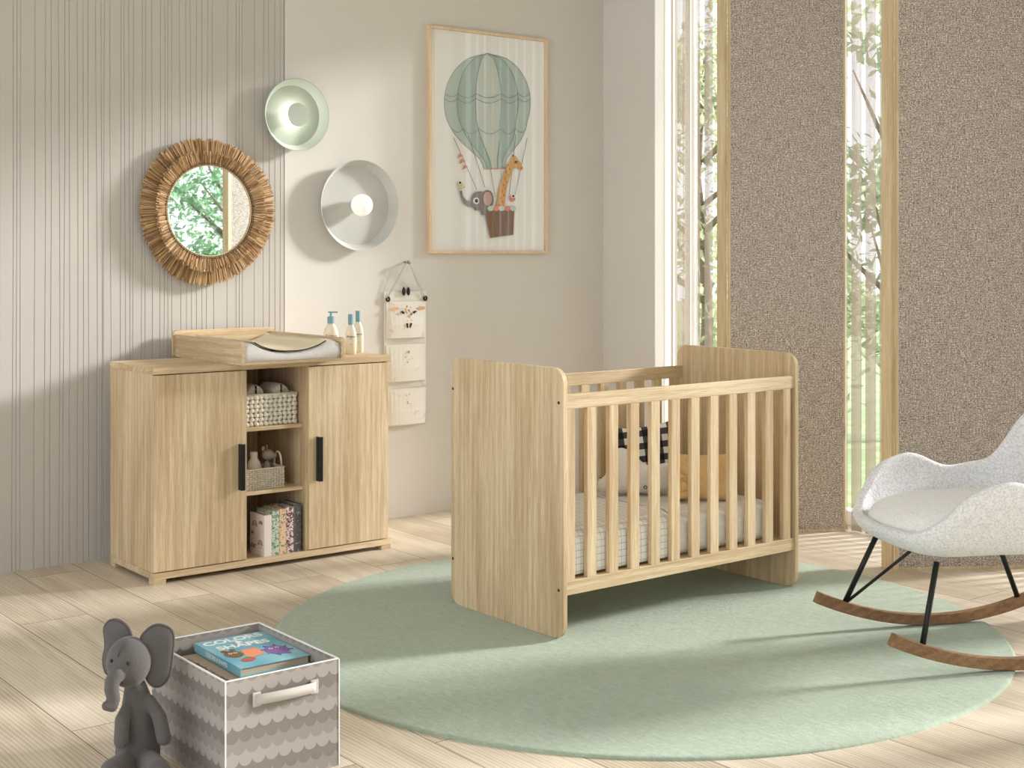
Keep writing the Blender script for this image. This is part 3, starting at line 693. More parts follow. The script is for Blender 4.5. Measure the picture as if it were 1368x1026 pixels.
# cushions in the cot
fx = Vector((XR, -XF, 0)); bk = Vector((XF, XR, 0))
def cushmat(x, y, z, tilt=.25, roll=0, turn=0):
    R_ = Matrix.Rotation(-turn, 4, 'Z'); ax = R_ @ fx; by_ = R_ @ bk; up = (Vector((0, 0, 1)) * cos(tilt) + by_ * sin(tilt)); nn = (by_ * cos(tilt) - Vector((0, 0, 1)) * sin(tilt))
    return mat_axes((x, y, z), ax, nn, up) @ Matrix.Rotation(roll, 4, 'Y')
def pillow_outline(w, h, n=12, dent=.06):
    pts = []
    c = [(-w / 2, 0), (w / 2, 0), (w / 2, h), (-w / 2, h)]; m = ((0, 1), (-1, 0), (0, -1), (1, 0))
    for k in range(4):
        a, b = c[k], c[(k + 1) % 4]
        for i in range(n):
            t = i / n; s = sin(pi * t) ** .8 * dent * min(w, h)
            pts.append((a[0] + (b[0] - a[0]) * t + m[k][0] * s, a[1] + (b[1] - a[1]) * t + m[k][1] * s))
    return pts
g = puff(pillow_outline(.262, .262), .038, cushmat(3.908, 4.094, .382, .16, -.12), 'cushion', M['gingham'], wob=.002, origin=(3.85, 4.13, .38))
tag(g, 'black and white gingham cushion leaning at the back of the cot', 'cushion')
ol = [(799, 660), (798, 650), (800, 642), (807, 640), (812, 630), (815, 616), (820, 605), (830, 600), (841, 604), (852, 614), (862, 623), (874, 626), (886, 621), (897, 621), (905, 630), (908, 644), (902, 656), (890, 660), (870, 661), (845, 661), (820, 661)]
F_ = XF * 3.77 + XR * 4.03
pl = [((p[0] - 853) / FPX * F_, (661 - p[1]) / FPX * F_) for p in ol]
# resample smoother
def smoothpoly(p, it=2):
    for _ in range(it):
        q = []
        for i in range(len(p)):
            a, b = p[i], p[(i + 1) % len(p)]; q += [(a[0] * .75 + b[0] * .25, a[1] * .75 + b[1] * .25), (a[0] * .25 + b[0] * .75, a[1] * .25 + b[1] * .75)]
        p = q
    return p
px_, py_ = rf((853 - CX) / FPX * F_, F_)
w = thing('plush_cushion', (px_, py_, .382), 'white plush animal-shaped cushion in front of the gingham cushion', 'cushion')
mm = cushmat(px_, py_, .382, .14)
puff(smoothpoly(pl), .045, mm, 'body', M['plushw'], w, center=(-.005, .075), exp=.45)
def disk(bm, m, u, wv_, r1, r0, d):
    tube(bm, [m @ Vector((u + r1 * cos(a), d, wv_ + r1 * sin(a))) for a in [2 * pi * k / 12 for k in range(12)]], r0, 6, True)
bm = B(); disk(bm, mm, (861 - 853) / FPX * F_, .024, .0062, .0014, -.041); new_obj('eye', bm, M['blk'], w)
bm = B(); tube(bm, [mm @ Vector(((x - 853) / FPX * F_, -.012, (661 - y) / FPX * F_)) for x, y in ((801, 640), (804, 642), (807, 641))], .002, 6); new_obj('mouth', bm, M['blk'], w)
g = thing('bow_cushion', (3.91, 3.79, .372), 'mustard cushion with gathered knot lying against the cot end', 'cushion')
mm = cushmat(3.895, 3.772, .374, .22, .0)
puff(pillow_outline(.245, .185, 12, .035), .042, mm, 'pad', M['mustard'], g, wob=.004)
bm = B()
for k in range(9):
    a = -.9 + 1.8 * k / 8; tube(bm, [mm @ Vector((-.085, -.040, .055)), mm @ Vector((-.085 + .02 * sin(a + 2), -.056, .055 + .035 * sin(a * 2))), mm @ Vector((-.085 - .055 * cos(a * .6), -.040, .055 + .065 * sin(a)))], [.006, .011, .007], 8)
ellipsoid(bm, mm @ Vector((-.082, -.052, .052)), (.018, .016, .022)); new_obj('knot', bm, M['mustard'], g, smooth=True)

# ------------------------------------------------------------------ straw mirror
mc = (2.770, 1.538); t_ = thing('wall_mirror', (mc[0], WY, mc[1]), 'round mirror with two-tier straw fringe hanging on the grooved wall', 'mirror')
WR = Matrix.Rotation(pi / 2, 4, 'X')      # lathe axis z -> -y
bm = B(); lathe(bm, [(0, 0), (.25, 0), (.25, .045), (.212, .055), (.206, .055), (.206, .050)], 64, (mc[0], WY, mc[1]), WR); new_obj('backing', bm, M['strand'], t_, smooth=False)
bm = B(); lathe(bm, [(0, .051), (.2065, .051)], 64, (mc[0], WY, mc[1]), WR); new_obj('glass', bm, M['mirror'], t_)
STRAW = [plain('straw_%d' % i, c, .8) for i, c in enumerate(((188, 150, 104), (160, 122, 80), (124, 90, 58), (216, 186, 142)))]
def fringe(n, r0, r1, y0, y1, name):
    bm = B()
    for k in range(n):
        a = 2 * pi * (k + random.uniform(-.35, .35)) / n; rr = r1 + random.uniform(-.014, .006) + .008 * sin(a * 3 + 1); da = random.uniform(-.018, .018)
        w0, w1 = .0010, .0019; ya = y0 + random.uniform(-.002, .002); yb2 = y1 + random.uniform(-.009, .007)
        c0 = (mc[0] + r0 * cos(a), mc[1] + r0 * sin(a)); c1 = (mc[0] + rr * cos(a + da), mc[1] + rr * sin(a + da)); tn = (-sin(a), cos(a))
        q = [(c0[0] - tn[0] * w0, WY - ya, c0[1] - tn[1] * w0), (c0[0] + tn[0] * w0, WY - ya, c0[1] + tn[1] * w0), (c0[0], WY - ya + .003, c0[1])]
        r_ = [(c1[0] - tn[0] * w1, WY - yb2, c1[1] - tn[1] * w1), (c1[0] + tn[0] * w1, WY - yb2, c1[1] + tn[1] * w1), (c1[0], WY - yb2 + .003, c1[1])]
        A = [bm.verts.new(p) for p in q]; Bv = [bm.verts.new(p) for p in r_]
        mi = random.choice((0, 0, 1, 1, 2, 3))
        for i in range(3): f = bm.faces.new([A[i], A[(i + 1) % 3], Bv[(i + 1) % 3], Bv[i]]); f.material_index = mi
        f = bm.faces.new(Bv); f.material_index = mi
    new_obj(name, bm, STRAW, t_)
fringe(1700, .215, .333, .042, .034, 'outer_fringe'); fringe(1400, .213, .272, .060, .068, 'inner_fringe')
bm = B(); tube(bm, [(mc[0] + .218 * cos(a), WY - .062, mc[1] + .218 * sin(a)) for a in [2 * pi * k / 90 for k in range(90)]], .0016, 6, True)
for k in range(110): a = 2 * pi * k / 110; tube(bm, [(mc[0] + r_ * cos(a), WY - y_, mc[1] + r_ * sin(a)) for r_, y_ in ((.207, .0575), (.228, .0645))], .0011, 4)
new_obj('stitching', bm, plain('dark_thread', (58, 42, 30), .8), t_)
bm = B(); tube(bm, [(mc[0] + .208 * cos(a), WY - .055, mc[1] + .208 * sin(a)) for a in [2 * pi * k / 90 for k in range(90)]], .003, 6, True); new_obj('rim', bm, plain('pale_rim', (222, 200, 160), .6), t_, smooth=True)

# ------------------------------------------------------------------ wall lamps
lc = (3.222, 2.006); t_ = thing('wall_lamp', (lc[0], WY, lc[1]), 'sage green dish wall lamp with small centre disc, upper of the two', 'lamp')
new_obj('dish', lathe(B(), [(0, .002), (.060, .003), (.142, .006), (.171, .054), (.1745, .054), (.147, .0), (.06, 0)], 64, (lc[0], WY - .002, lc[1]), WR), M['sage'], t_, smooth=False)
bm = B(); lathe(bm, [(.0, .0045), (.060, .0055), (.144, .0095)], 64, (lc[0], WY - .002, lc[1]), WR); new_obj('reflector', bm, M['sage'], t_, smooth=True)
bm = B(); lathe(bm, [(0, .066), (.055, .066), (.056, .064), (.056, .060), (.054, .058), (0, .058)], 48, (lc[0], WY, lc[1]), WR); new_obj('centre_disc', bm, M['sage'], t_)
bm = B(); lathe(bm, [(0, .004), (.035, .004), (.035, .058), (0, .058)], 32, (lc[0], WY, lc[1]), WR); tag(new_obj('light_ring', bm, M['ring'], t_, smooth=True), 'glowing light ring')
lc = (3.575, 1.581); t_ = thing('wall_lamp', (lc[0], WY, lc[1]), 'pale grey dish wall lamp with white glass globe, lower of the two', 'lamp')
new_obj('dish', lathe(B(), [(0, .004), (.194, .004), (.2225, .053), (.2255, .053), (.199, -.001), (0, -.001)], 72, (lc[0], WY - .003, lc[1]), WR), M['greym'], t_)
bm = B(); lathe(bm, [(0, .005), (.03, .005), (.03, .02), (0, .02)], 24, (lc[0], WY, lc[1]), WR); new_obj('socket', bm, M['greym'], t_)
bm = B(); ellipsoid(bm, (lc[0], WY - .066, lc[1]), (.054, .054, .054), 32, 20); tag(new_obj('globe', bm, M['globe'], t_, smooth=True), 'white glass globe')

# ------------------------------------------------------------------ balloon picture
PX0, PX1, PZ0, PZ1 = 4.005, 4.795, 1.343, 2.52
t_ = thing('framed_picture', (4.4, WY, PZ0), 'tall framed hot-air balloon print on the wall above the cot', 'picture')
bm = B()
for a in ((PX0, PX0 + .014, PZ0, PZ1), (PX1 - .014, PX1, PZ0, PZ1), (PX0 + .014, PX1 - .014, PZ0, PZ0 + .014), (PX0 + .014, PX1 - .014, PZ1 - .014, PZ1)): box(bm, a[0], a[1], WY - .030, WY, a[2], a[3])
new_obj('frame', bm, oak('pale_frame', 2, (236, 212, 180), (218, 188, 150), 2), t_, bevel=.001)
bxo('paper', (PX0 + .014, PX1 - .014, WY - .010, WY - .004, PZ0 + .014, PZ1 - .014), M['paper'], t_, bevel=0)
new_obj('glass_pane', box(B(), PX0 + .014, PX1 - .014, WY - .0215, WY - .020, PZ0 + .014, PZ1 - .014), mat_glass('picture_glass', (1, 1, 1, 1), .03), t_)
AM = []; AI = {}
def am(c):
    if c not in AI: AI[c] = len(AM); AM.append(plain('ink_%d_%d_%d' % c, c, .7))
    return AI[c]
ab = B(); LY = [0]
def Z5(x, y): return (540 + x * .2591, 84 + y * .2593)
def apoly(pts, c, conv=True):
    LY[0] += 1; yy = WY - .0101 - .00003 * LY[0]; vs = []
    for p in pts:
        q = wp(*(Z5(*p) if conv else p), WY - .01); vs.append(ab.verts.new((q[0], yy, q[1])))
    f = ab.faces.new(vs); f.normal_update()
    if f.normal.y > 0: f.normal_flip()
    f.material_index = am(c)
def aell(cx_, cy_, rx, ry, c, n=28, rot=0): apoly([(cx_ + rx * cos(a) * cos(rot) - ry * sin(a) * sin(rot), cy_ + rx * cos(a) * sin(rot) + ry * sin(a) * cos(rot)) for a in [2 * pi * k / n for k in range(n)]], c)
def aline(pts, w_, c):
    for a, b in zip(pts, pts[1:]):
        dx, dy = b[0] - a[0], b[1] - a[1]; L = math.hypot(dx, dy) or 1; nx_, ny_ = -dy / L * w_ / 2, dx / L * w_ / 2
        ex, ey = dx / L * w_ * .2, dy / L * w_ * .2
        apoly([(a[0] + nx_ - ex, a[1] + ny_ - ey), (b[0] + nx_ + ex, b[1] + ny_ + ey), (b[0] - nx_ + ex, b[1] - ny_ + ey), (a[0] - nx_ - ex, a[1] - ny_ - ey)], c)
BG, BG2, BG3, LN = (190, 205, 194), (174, 193, 182), (208, 216, 206), (138, 155, 144)
top, cxb, cyb, rxb, ryb = -49, 427, 205, 221, 254
def bx_at(y, s):     # balloon half outline, s=-1..1 meridian
    if y < 300: h = rxb * sqrt(max(0, 1 - ((y - cyb) / ryb) ** 2))
    else:
        k = [(300, 205), (340, 192), (390, 165), (430, 130), (465, 95), (500, 64), (530, 56), (548, 54)]
        h = next((a[1] + (b[1] - a[1]) * (y - a[0]) / (b[0] - a[0]) for a, b in zip(k, k[1:]) if y <= b[0]), 54)
    return cxb + (38 * (max(0, y - 300) / 250)) + h * s
ys = [top + k * (548 - top) / 48 for k in range(49)]
ms = [-1, -.70, -.27, .32, .72, 1]
for i, cc in enumerate((BG3, BG2, BG3, BG, BG3)):
    apoly([(bx_at(y, ms[i]), y) for y in ys] + [(bx_at(y, ms[i + 1]), y) for y in reversed(ys)], (BG, BG2, BG3, BG2, BG)[i])
for m_ in ms: aline([(bx_at(y, m_), y) for y in ys[::2]], 3, LN)
for i in range(5):
    for yc, dp in ((165, 22), (190, 24), (345, 28)):
        a, b = bx_at(yc, ms[i]), bx_at(yc, ms[i + 1])
        aline([(a + (b - a) * k / 8, yc - 6 + (dp if abs(i - 2) < 2 else dp * .7) * sin(pi * k / 8)) for k in range(9)], 3, LN)
aline([(410, 548), (520, 541)], 5, (214, 150, 136))
for a, b in (((250, 385), (370, 655)), ((325, 370), (413, 645)), ((440, 548), (464, 690)), ((493, 545), (495, 740)), ((570, 370), (535, 690)), ((630, 385), (567, 680))): aline([a, b], 2.5, (110, 110, 100))
for p in (((278, 468), (300, 478), (268, 492)), ((290, 495), (312, 505), (278, 522)), ((302, 525), (324, 535), (294, 552))): apoly(p, (226, 142, 116))
# elephant passenger
apoly([(350, 745), (325, 742), (300, 722), (287, 690), (280, 662), (292, 656), (299, 688), (315, 708), (345, 715)], (142, 130, 130))
aell(385, 712, 48, 50, (142, 130, 130)); aell(425, 705, 32, 50, (128, 116, 116)); aell(425, 700, 22, 36, (206, 170, 160)); aell(366, 711, 16, 17, (240, 238, 234)); aell(368, 711, 9, 10, (28, 24, 24)); apoly([(385, 745), (440, 745), (425, 790), (392, 782)], (142, 130, 130)); apoly([(352, 742), (372, 750), (362, 762)], (112, 100, 100))
# giraffe
apoly([(470, 745), (512, 745), (522, 650), (540, 590), (556, 545), (575, 540), (596, 556), (608, 545), (600, 520), (582, 500), (572, 480), (556, 478), (545, 498), (528, 525), (505, 580), (482, 660)], (222, 168, 84))
for k in range(13): aell(492 + k * 3.6 + (6 if k % 2 else -6), 732 - k * 17, 5, 7, (196, 134, 62), 7)
aell(571, 512, 8, 8, (30, 24, 22)); aell(598, 543, 7, 7, (206, 140, 90)); aell(556, 478, 5, 6, (90, 60, 40))
# birds and basket
aell(283, 628, 14, 18, (228, 208, 160)); aell(283, 617, 10, 9, (245, 242, 236)); aell(283, 618, 6, 6, (28, 24, 24)); aline([(275, 655), (308, 640)], 3, (190, 160, 120))
aell(552, 697, 16, 18, (224, 140, 120)); aell(557, 686, 11, 10, (245, 242, 236)); aell(557, 687, 6, 6, (28, 24, 24))
apoly([(405, 757), (563, 750), (557, 886), (438, 902)], (138, 104, 82))
for k in range(6): aline([(420 + k * 26, 760), (446 + k * 21, 896 - k * 2)], 3, (118, 86, 66))
for k, cc in enumerate(((200, 222, 208), (226, 150, 134), (214, 214, 206), (226, 130, 116), (206, 214, 210))): aell(440 + k * 29, 750, 16, 14, cc)
pr = new_obj('print', ab, AM, t_)

# ------------------------------------------------------------------ hanging organiser
t_ = thing('wall_organiser', (3.87, WY, .46), 'cream canvas hanging organiser with animal face and three pockets', 'organiser')
bxo('backing', (3.742, 4.000, WY - .008, WY - .003, .465, 1.150), M['canvas'], t_, .002)
for k, (z0, z1) in enumerate(((.910, 1.098), (.690, .880), (.470, .655))):
    bm = B(); n = 10; G = []
    for i in range(n + 1):
        u = i / n; x = 3.752 + .238 * u; b0 = .012 + .022 * sin(pi * u) ** .5; b1 = .012 + .010 * sin(pi * u)
        G.append([bm.verts.new((x, WY - .010, z0)), bm.verts.new((x, WY - b0, z0 + .004)), bm.verts.new((x, WY - b0 * 1.05, z0 + .07)), bm.verts.new((x, WY - b1, z1)), bm.verts.new((x, WY - b1 + .002, z1)), bm.verts.new((x, WY - b0 + .002, z0 + .07)), bm.verts.new((x, WY - .009, z0 + .005))])
    for a, b in zip(G, G[1:]):
        for q in range(7): bm.faces.new([a[q], b[q], b[(q + 1) % 7], a[(q + 1) % 7]])
    bm.faces.new(G[0][::-1]); bm.faces.new(G[-1]); bmesh.ops.recalc_face_normals(bm, faces=bm.faces)
    new_obj('pocket', bm, M['canvas'], t_, smooth=False)
def dots(bm, pts, yoff, r=.004, el=1.0, rot=0):
    for x, z in pts:
        lathe(bm, [(0, 0), (r * .98, 0), (r, -.0006), (0, -.0006)], 14, (x, WY - yoff, z), WR @ Matrix.Rotation(rot, 4, 'Z') @ Matrix.Diagonal((el, 1, 1, 1)))
YP = .0375
random.seed(3); ochre, peach = plain('ochre_ink', (206, 156, 100), .8), plain('peach_ink', (232, 176, 130), .8)
for p_, r_ in [((3.875 + random.uniform(-.022, .022), 1.04 + random.uniform(-.045, .035)), random.uniform(.003, .0048)) for k in range(16)] + [((3.878 + random.gauss(0, .012), z0 + random.uniform(0, .14)), random.uniform(.002, .0038)) for z0 in (.72, .49) for k in range(13)]:
    bm = B(); dots(bm, [p_], YP - .004, r_); new_obj('freckle', bm, ochre, t_)
for x_ in (3.793, 3.957):
    bm = B(); dots(bm, [(x_, 1.063)], YP - .009, .024, 1, 0)
    for v in bm.verts: v.co.z = 1.063 + (v.co.z - 1.063) * .36
    new_obj('ear_print', bm, peach, t_)
for s in (-1, 1):
    bm = B(); tube(bm, [(3.874 + s * .030, WY - YP + .004, 1.040), (3.874 + s * .038, WY - YP + .004, 1.047), (3.874 + s * .052, WY - YP + .004, 1.046)], [.006, .005, .001], 6); new_obj('eye_print', bm, M['blk'], t_)
    bm = B(); tube(bm, [(3.872 + s * .008, WY - YP + .0, .965), (3.874 + s * .013, WY - YP + .0, .988)], [.003, .005], 6); new_obj('nostril_print', bm, M['blk'], t_)
for s in (-1, 1):
    bm = B(); tube(bm, [(3.874 + s * .114 + .008 * cos(a), WY - .016, 1.112 + .010 * sin(a)) for a in [2 * pi * k / 14 for k in range(14)]], .005, 6, True); new_obj('eyelet', bm, M['blk'], t_)
    bm = B(); ellipsoid(bm, (3.868 + s * .014, WY - .018, 1.150), (.010, .007, .022), 14, 10); tag(new_obj('horn', bm, M['blk'], t_, smooth=True), 'black horn tip')
bm = B()
for s in (-1, 1):
    tube(bm, [(3.868 + s * .118, WY - .018, 1.118), (3.866 + s * .006, WY - .034, 1.299)], .0024, 6); tube(bm, [(3.868 + s * .106, WY - .013, 1.118), (3.874 + s * .006, WY - .026, 1.299)], .0018, 6)
tube(bm, [(3.858, WY - .034, 1.298), (3.868, WY - .034, 1.305), (3.880, WY - .030, 1.298)], .0024, 6)
new_obj('cord', bm, M['cord'], t_)
bm = B(); lathe(bm, [(0, 0), (.005, 0), (.005, .040), (.010, .042), (.010, .048), (0, .050)], 16, (3.869, WY, 1.298), WR)
tag(new_obj('wall_peg', bm, M['hookm'], smooth=False, origin=(3.869, WY, 1.298)), 'small metal peg holding the canvas organiser', 'peg')

# ------------------------------------------------------------------ rocking chair
Mx, My = 3.690, 2.905; bd = Vector((.902, -.4316, 0)); lt = Vector((.4316, .902, 0))
def CH(t, l, z): return Vector((Mx, My, 0)) + bd * t + lt * l + Vector((0, 0, z))
cm = mat_axes((Mx, My, 0), bd, lt, (0, 0, 1))         # local (t,l,z); t points to the chair's back
ch = thing('rocking_chair', tuple(CH(.487, 0, 0)), 'pale grey boucle tub rocking chair with wooden rockers on black legs', 'rocking chair')
T0, RHO = .487, 1.134
def zr(t): return .0105 + (t - T0) ** 2 / (2 * RHO)
for s in (1, -1):
    bm = B(); n = 30; sec = []
    for k in range(n + 1):
        t = .0 + .92 * k / n; z = zr(t); sl = (t - T0) / RHO
        sec.append([bm.verts.new(cm @ Vector(p)) for p in ((t, s * .272 - .014, z), (t, s * .272 + .014, z), (t - sl * .038, s * .272 + .014, z + .038), (t - sl * .038, s * .272 - .014, z + .038))])
    for a, b in zip(sec, sec[1:]):
        for q in range(4): bm.faces.new([a[q], b[q], b[(q + 1) % 4], a[(q + 1) % 4]])
    bm.faces.new(sec[0]); bm.faces.new(sec[-1][::-1]); bmesh.ops.recalc_face_normals(bm, faces=bm.faces)
    tag(new_obj('rocker', bm, WALNUT, ch, bevel=.003), 'brown wooden rocker')
for s in (1, -1):
    for ta, tb, zt in ((.116, .204, .352), (.80, .66, .352)):
        bm = B(); tube(bm, [cm @ Vector((ta, s * .272, zr(ta) + .034)), cm @ Vector((tb, s * .205, zt))], .0095, 12); tag(new_obj('leg', bm, M['black'], ch, smooth=True), 'black metal leg')
bm = B(); tube(bm, [cm @ Vector((.122, .268, .11)), cm @ Vector((.21, -.03, .352))], .0055, 10); new_obj('brace', bm, M['black'], ch, smooth=True)
bm = B(); tube(bm, [cm @ Vector((.79, -.268, .11)), cm @ Vector((.66, .03, .352))], .0055, 10); new_obj('brace', bm, M['black'], ch, smooth=True)
# shell
SC = (.475, 0); 
def lerpk(a, K):
    for (a0, v0), (a1, v1) in zip(K, K[1:]):
        if a <= a1: u = (a - a0) / (a1 - a0); u = u * u * (3 - 2 * u); return v0 + (v1 - v0) * u
    return K[-1][1]
HK = [(0, .440), (30, .445), (42, .490), (51, .565), (60, .605), (76, .625), (104, .572), (124, .590), (150, .80), (180, .86)]     # degrees from front
def rim(phi):
    d = abs(math.degrees(phi)); h = lerpk(d, HK)
    ca, sa = cos(phi), sin(phi); e = 3.3
    r = 1 / ((abs(ca) / (.372 if ca > 0 else .325)) ** e + (abs(sa) / .318) ** e) ** (1 / e)
    return r, h
def shellpt(phi, s, inset=0):
    r, h = rim(phi); th = s * pi / 2
    rr = r * sin(th) ** .72; zb = .362
    z = zb + (h - zb) * (1 - cos(th)) ** 1.3 if s > 0 else zb
    back = max(0, -cos(phi)) ** 2 * .05 * (z - .4) / .4 * s
    lean = max(0, (z - .45)) * .10 * abs(sin(phi))
    return Vector((SC[0] - (rr + back) * cos(phi), (rr + lean) * sin(phi), z))
bm = B(); NP, NS = 64, 16; G = []
cvx = bm.verts.new(cm @ shellpt(0, 0))
for k in range(1, NS + 1): G.append([bm.verts.new(cm @ shellpt(-pi + 2 * pi * i / NP, k / NS)) for i in range(NP)])
for i in range(NP): bm.faces.new([cvx, G[0][i], G[0][(i + 1) % NP]])
for a, b in zip(G, G[1:]):
    for i in range(NP): bm.faces.new([a[i], b[i], b[(i + 1) % NP], a[(i + 1) % NP]])
bmesh.ops.recalc_face_normals(bm, faces=bm.faces)
sh = new_obj('shell', bm, M['boucle'], ch, smooth=True)
s_ = sh.modifiers.new('s', 'SOLIDIFY'); s_.thickness = .036; s_.offset = 0; s2 = sh.modifiers.new('ss', 'SUBSURF'); s2.levels = 2; s2.render_levels = 2
# seat cushion
bm = B(); G = []
prof = [(0, .520), (.3, .520), (.6, .517), (.8, .508), (.92, .492), (.985, .466), (1, .440), (.97, .418), (.85, .40), (.4, .395), (0, .395)]
for q, (s, z) in enumerate(prof):
    if s == 0: G.append([bm.verts.new(cm @ Vector((SC[0] - .02, 0, z)))]); continue
    row = []
    for i in range(NP):
        phi = -pi + 2 * pi * i / NP; ca, sa = cos(phi), sin(phi); e = 3.0
        r = 1 / ((abs(ca) / (.335 if ca > 0 else .27)) ** e + (abs(sa) / .272) ** e) ** (1 / e)
        row.append(bm.verts.new(cm @ Vector((SC[0] - .018 - r * s * ca, r * s * sa, z - .012 * max(0, ca) * s * s))))
    G.append(row)
for a, b in zip(G, G[1:]):
    for i in range(NP):
        j = (i + 1) % NP
        if len(a) == 1: bm.faces.new([a[0], b[i], b[j]])
        elif len(b) == 1: bm.faces.new([a[i], b[0], a[j]])
        else: bm.faces.new([a[i], b[i], b[j], a[j]])
bmesh.ops.recalc_face_normals(bm, faces=bm.faces)
sc_ = new_obj('seat_cushion', bm, M['boucle2'], ch, smooth=True); s2 = sc_.modifiers.new('ss', 'SUBSURF'); s2.levels = 1; s2.render_levels = 2

# ------------------------------------------------------------------ fabric storage box
X0, X1, Y0, Y1, HB = 1.530, 1.855, 3.115, 3.560, .280
t_ = thing('storage_box', (X0, Y0, 0), 'grey scallop-patterned fabric storage box on the floor', 'storage box'); sbx = t_
bm = B(); th = .005
box(bm, X0, X1, Y0, Y1, 0, .006); box(bm, X0, X1, Y0, Y0 + th, .006, HB); box(bm, X0, X1, Y1 - th, Y1, .006, HB); box(bm, X0, X0 + th, Y0 + th, Y1 - th, .006, HB); box(bm, X1 - th, X1, Y0 + th, Y1 - th, .006, HB)
new_obj('body', bm, M['scallop'], t_)
bm = B(); tube(bm, [(X0 + .002, Y0 + .002, HB), (X1 - .002, Y0 + .002, HB), (X1 - .002, Y1 - .002, HB), (X0 + .002, Y1 - .002, HB)], .0033, 6, True)
tube(bm, [(X0, Y0, 0.004), (X0, Y0, HB)], .002, 6); tube(bm, [(X1, Y0, 0.004), (X1, Y0, HB)], .002, 6); new_obj('piping', bm, M['boxedge'], t_)
bm = B(); L = []
for k in range(17):
    u = k / 16; L.append((1.612 + .172 * u, Y0 - .004 - .020 * sin(pi * u) ** .7, .222 + .004 * sin(pi * u)))
lo = [bm.verts.new((p[0], p[1], p[2] - .013)) for p in L]; hi = [bm.verts.new((p[0], p[1] - .001, p[2] + .013)) for p in L]
for k in range(16): bm.faces.new([lo[k], lo[k + 1], hi[k + 1], hi[k]])
o = new_obj('handle', bm, M['boxhandle'], t_, smooth=True); s_ = o.modifiers.new('s', 'SOLIDIFY'); s_.thickness = .003
bm = B()
for xa in (1.604, 1.770): box(bm, xa, xa + .022, Y0 - .004, Y0, .204, .240)
new_obj('handle_patch', bm, M['boxhandle'], t_, bevel=.001)

# picture books in the box
def pbook(c, w, d, zt, thick, rotz, mc_, label):
    t_ = thing('picture_book', (c[0], c[1], zt - thick), label, 'book', None)
    m = Matrix.Translation((c[0], c[1], zt)) @ Matrix.Rotation(rotz, 4, 'Z')
    bm = B(); box(bm, -w / 2, w / 2, -d / 2, d / 2, -.003, 0); box(bm, -w / 2, w / 2, -d / 2, d / 2, -thick, -thick + .003); box(bm, -w / 2, -w / 2 + .003, -d / 2, d / 2, -thick + .003, -.003)
    cv = new_obj('cover', bm, mc_, t_, matrix=m, bevel=.001)
    new_obj('pages', box(B(), -w / 2 + .003, w / 2 - .004, -d / 2 + .004, d / 2 - .004, -thick + .003, -.003), M['pages'], t_, matrix=m)
    return t_, cv, m
tn = NT('blue_cover'); tc = tn.n('ShaderNodeTexCoord'); nn = tn.noise(tc.outputs['Object'], 7, 3); BLUE = tn.bsdf(tn.ramp(nn, [(.35, (96, 162, 186)), (.65, (140, 192, 204))]), .45)
b1, cv, m = pbook((1.745, 3.395), .205, .290, .262, .024, -.02, BLUE, 'blue picture book with white title lying on top in the storage box')
WH = plain('white_ink', (240, 240, 236), .6)
def onb(u, v, z=.0004): return m @ Vector((u, v, z))
up = (m.to_3x3() @ Vector((-1, 0, 0))); rt = (m.to_3x3() @ Vector((0, -1, 0)))   # not used for layout
def ttl(s, size, u, v, mt=WH, bold=.0012, rz=0):
    text(s, size, m @ Matrix.Translation((u, v, .0004)) @ Matrix.Rotation(rz, 4, 'Z'), mt, 'title_lettering', cv, .0003, bold)
ttl('COLORS', .046, -.002, .112, rz=.05); ttl('&', .030, 0, .081); ttl('SHAPES', .046, .0, .050, rz=-.04)
def flat(pts, mt, z, name='cover_art'):
    bm = B(); f = bm.faces.new([bm.verts.new((p[0], p[1], z)) for p in pts]); f.normal_update()
    if f.normal.z < 0: f.normal_flip()
    return new_obj(name, bm, mt, cv, matrix=m)
def ell(cx_, cy_, rx, ry, n=24, r=0): return [(cx_ + rx * cos(a) * cos(r) - ry * sin(a) * sin(r), cy_ + rx * cos(a) * sin(r) + ry * sin(a) * cos(r)) for a in [2 * pi * k / n for k in range(n)]]
PUR, ORG, BRN, RED, GRN = plain('purple_ink', (132, 96, 168), .6), plain('orange_ink', (238, 150, 112), .6), plain('brown_ink', (120, 92, 56), .6), plain('red_ink', (204, 84, 84), .6), plain('green_ink', (84, 150, 100), .6)
flat(ell(-.062, -.020, .024, .034), BRN, .0005); flat(ell(-.073, .018, .009, .010), BRN, .0005); flat(ell(-.048, .018, .009, .010), BRN, .0005)
flat([(-.045, -.075), (.010, -.062), (.015, .004), (-.030, .006)], ORG, .0008); flat(ell(-.050, -.086, .020, .017), RED, .0010); flat(ell(-.046, -.072, .012, .009), GRN, .0012)
flat(ell(.052, -.050, .032, .042), PUR, .0010)
bm = B()
for a in range(8):
    an = a * .785 + .3; tube(bm, [onb(.052 + .028 * cos(an), -.050 + .038 * sin(an), .001), onb(.052 + .042 * cos(an + .15), -.050 + .054 * sin(an + .15), .001)], .0018, 5)
new_obj('cover_art', bm, PUR, cv)
for e in ((.042, -.032), (.062, -.030), (-.068, -.012), (-.054, -.012)): flat(ell(*e, .0055, .0065), WH, .0014); flat(ell(*e, .0028, .0033), M['blk'], .0017)
text('COLORS & SHAPES', .016, m @ mat_axes((-.1028, 0, -.012), (0, -1, 0), (0, 0, 1), (-1, 0, 0)), WH, 'spine_lettering', cv)
BR = plain('taupe_cover', (172, 156, 140), .6)
b2, cv2, m2 = pbook((1.715, 3.375), .270, .310, .236, .024, .0, BR, 'brown picture book with black spine lettering under the blue one')
bm = B(); random.seed(5)
for k in range(26):      # bold black lettering too small to read
    v = -.13 + k * .0098; hgt = random.uniform(.008, .016); box(bm, -.112 - hgt / 2, -.112 + hgt / 2, v, v + random.uniform(.002, .006), 0, .0005)
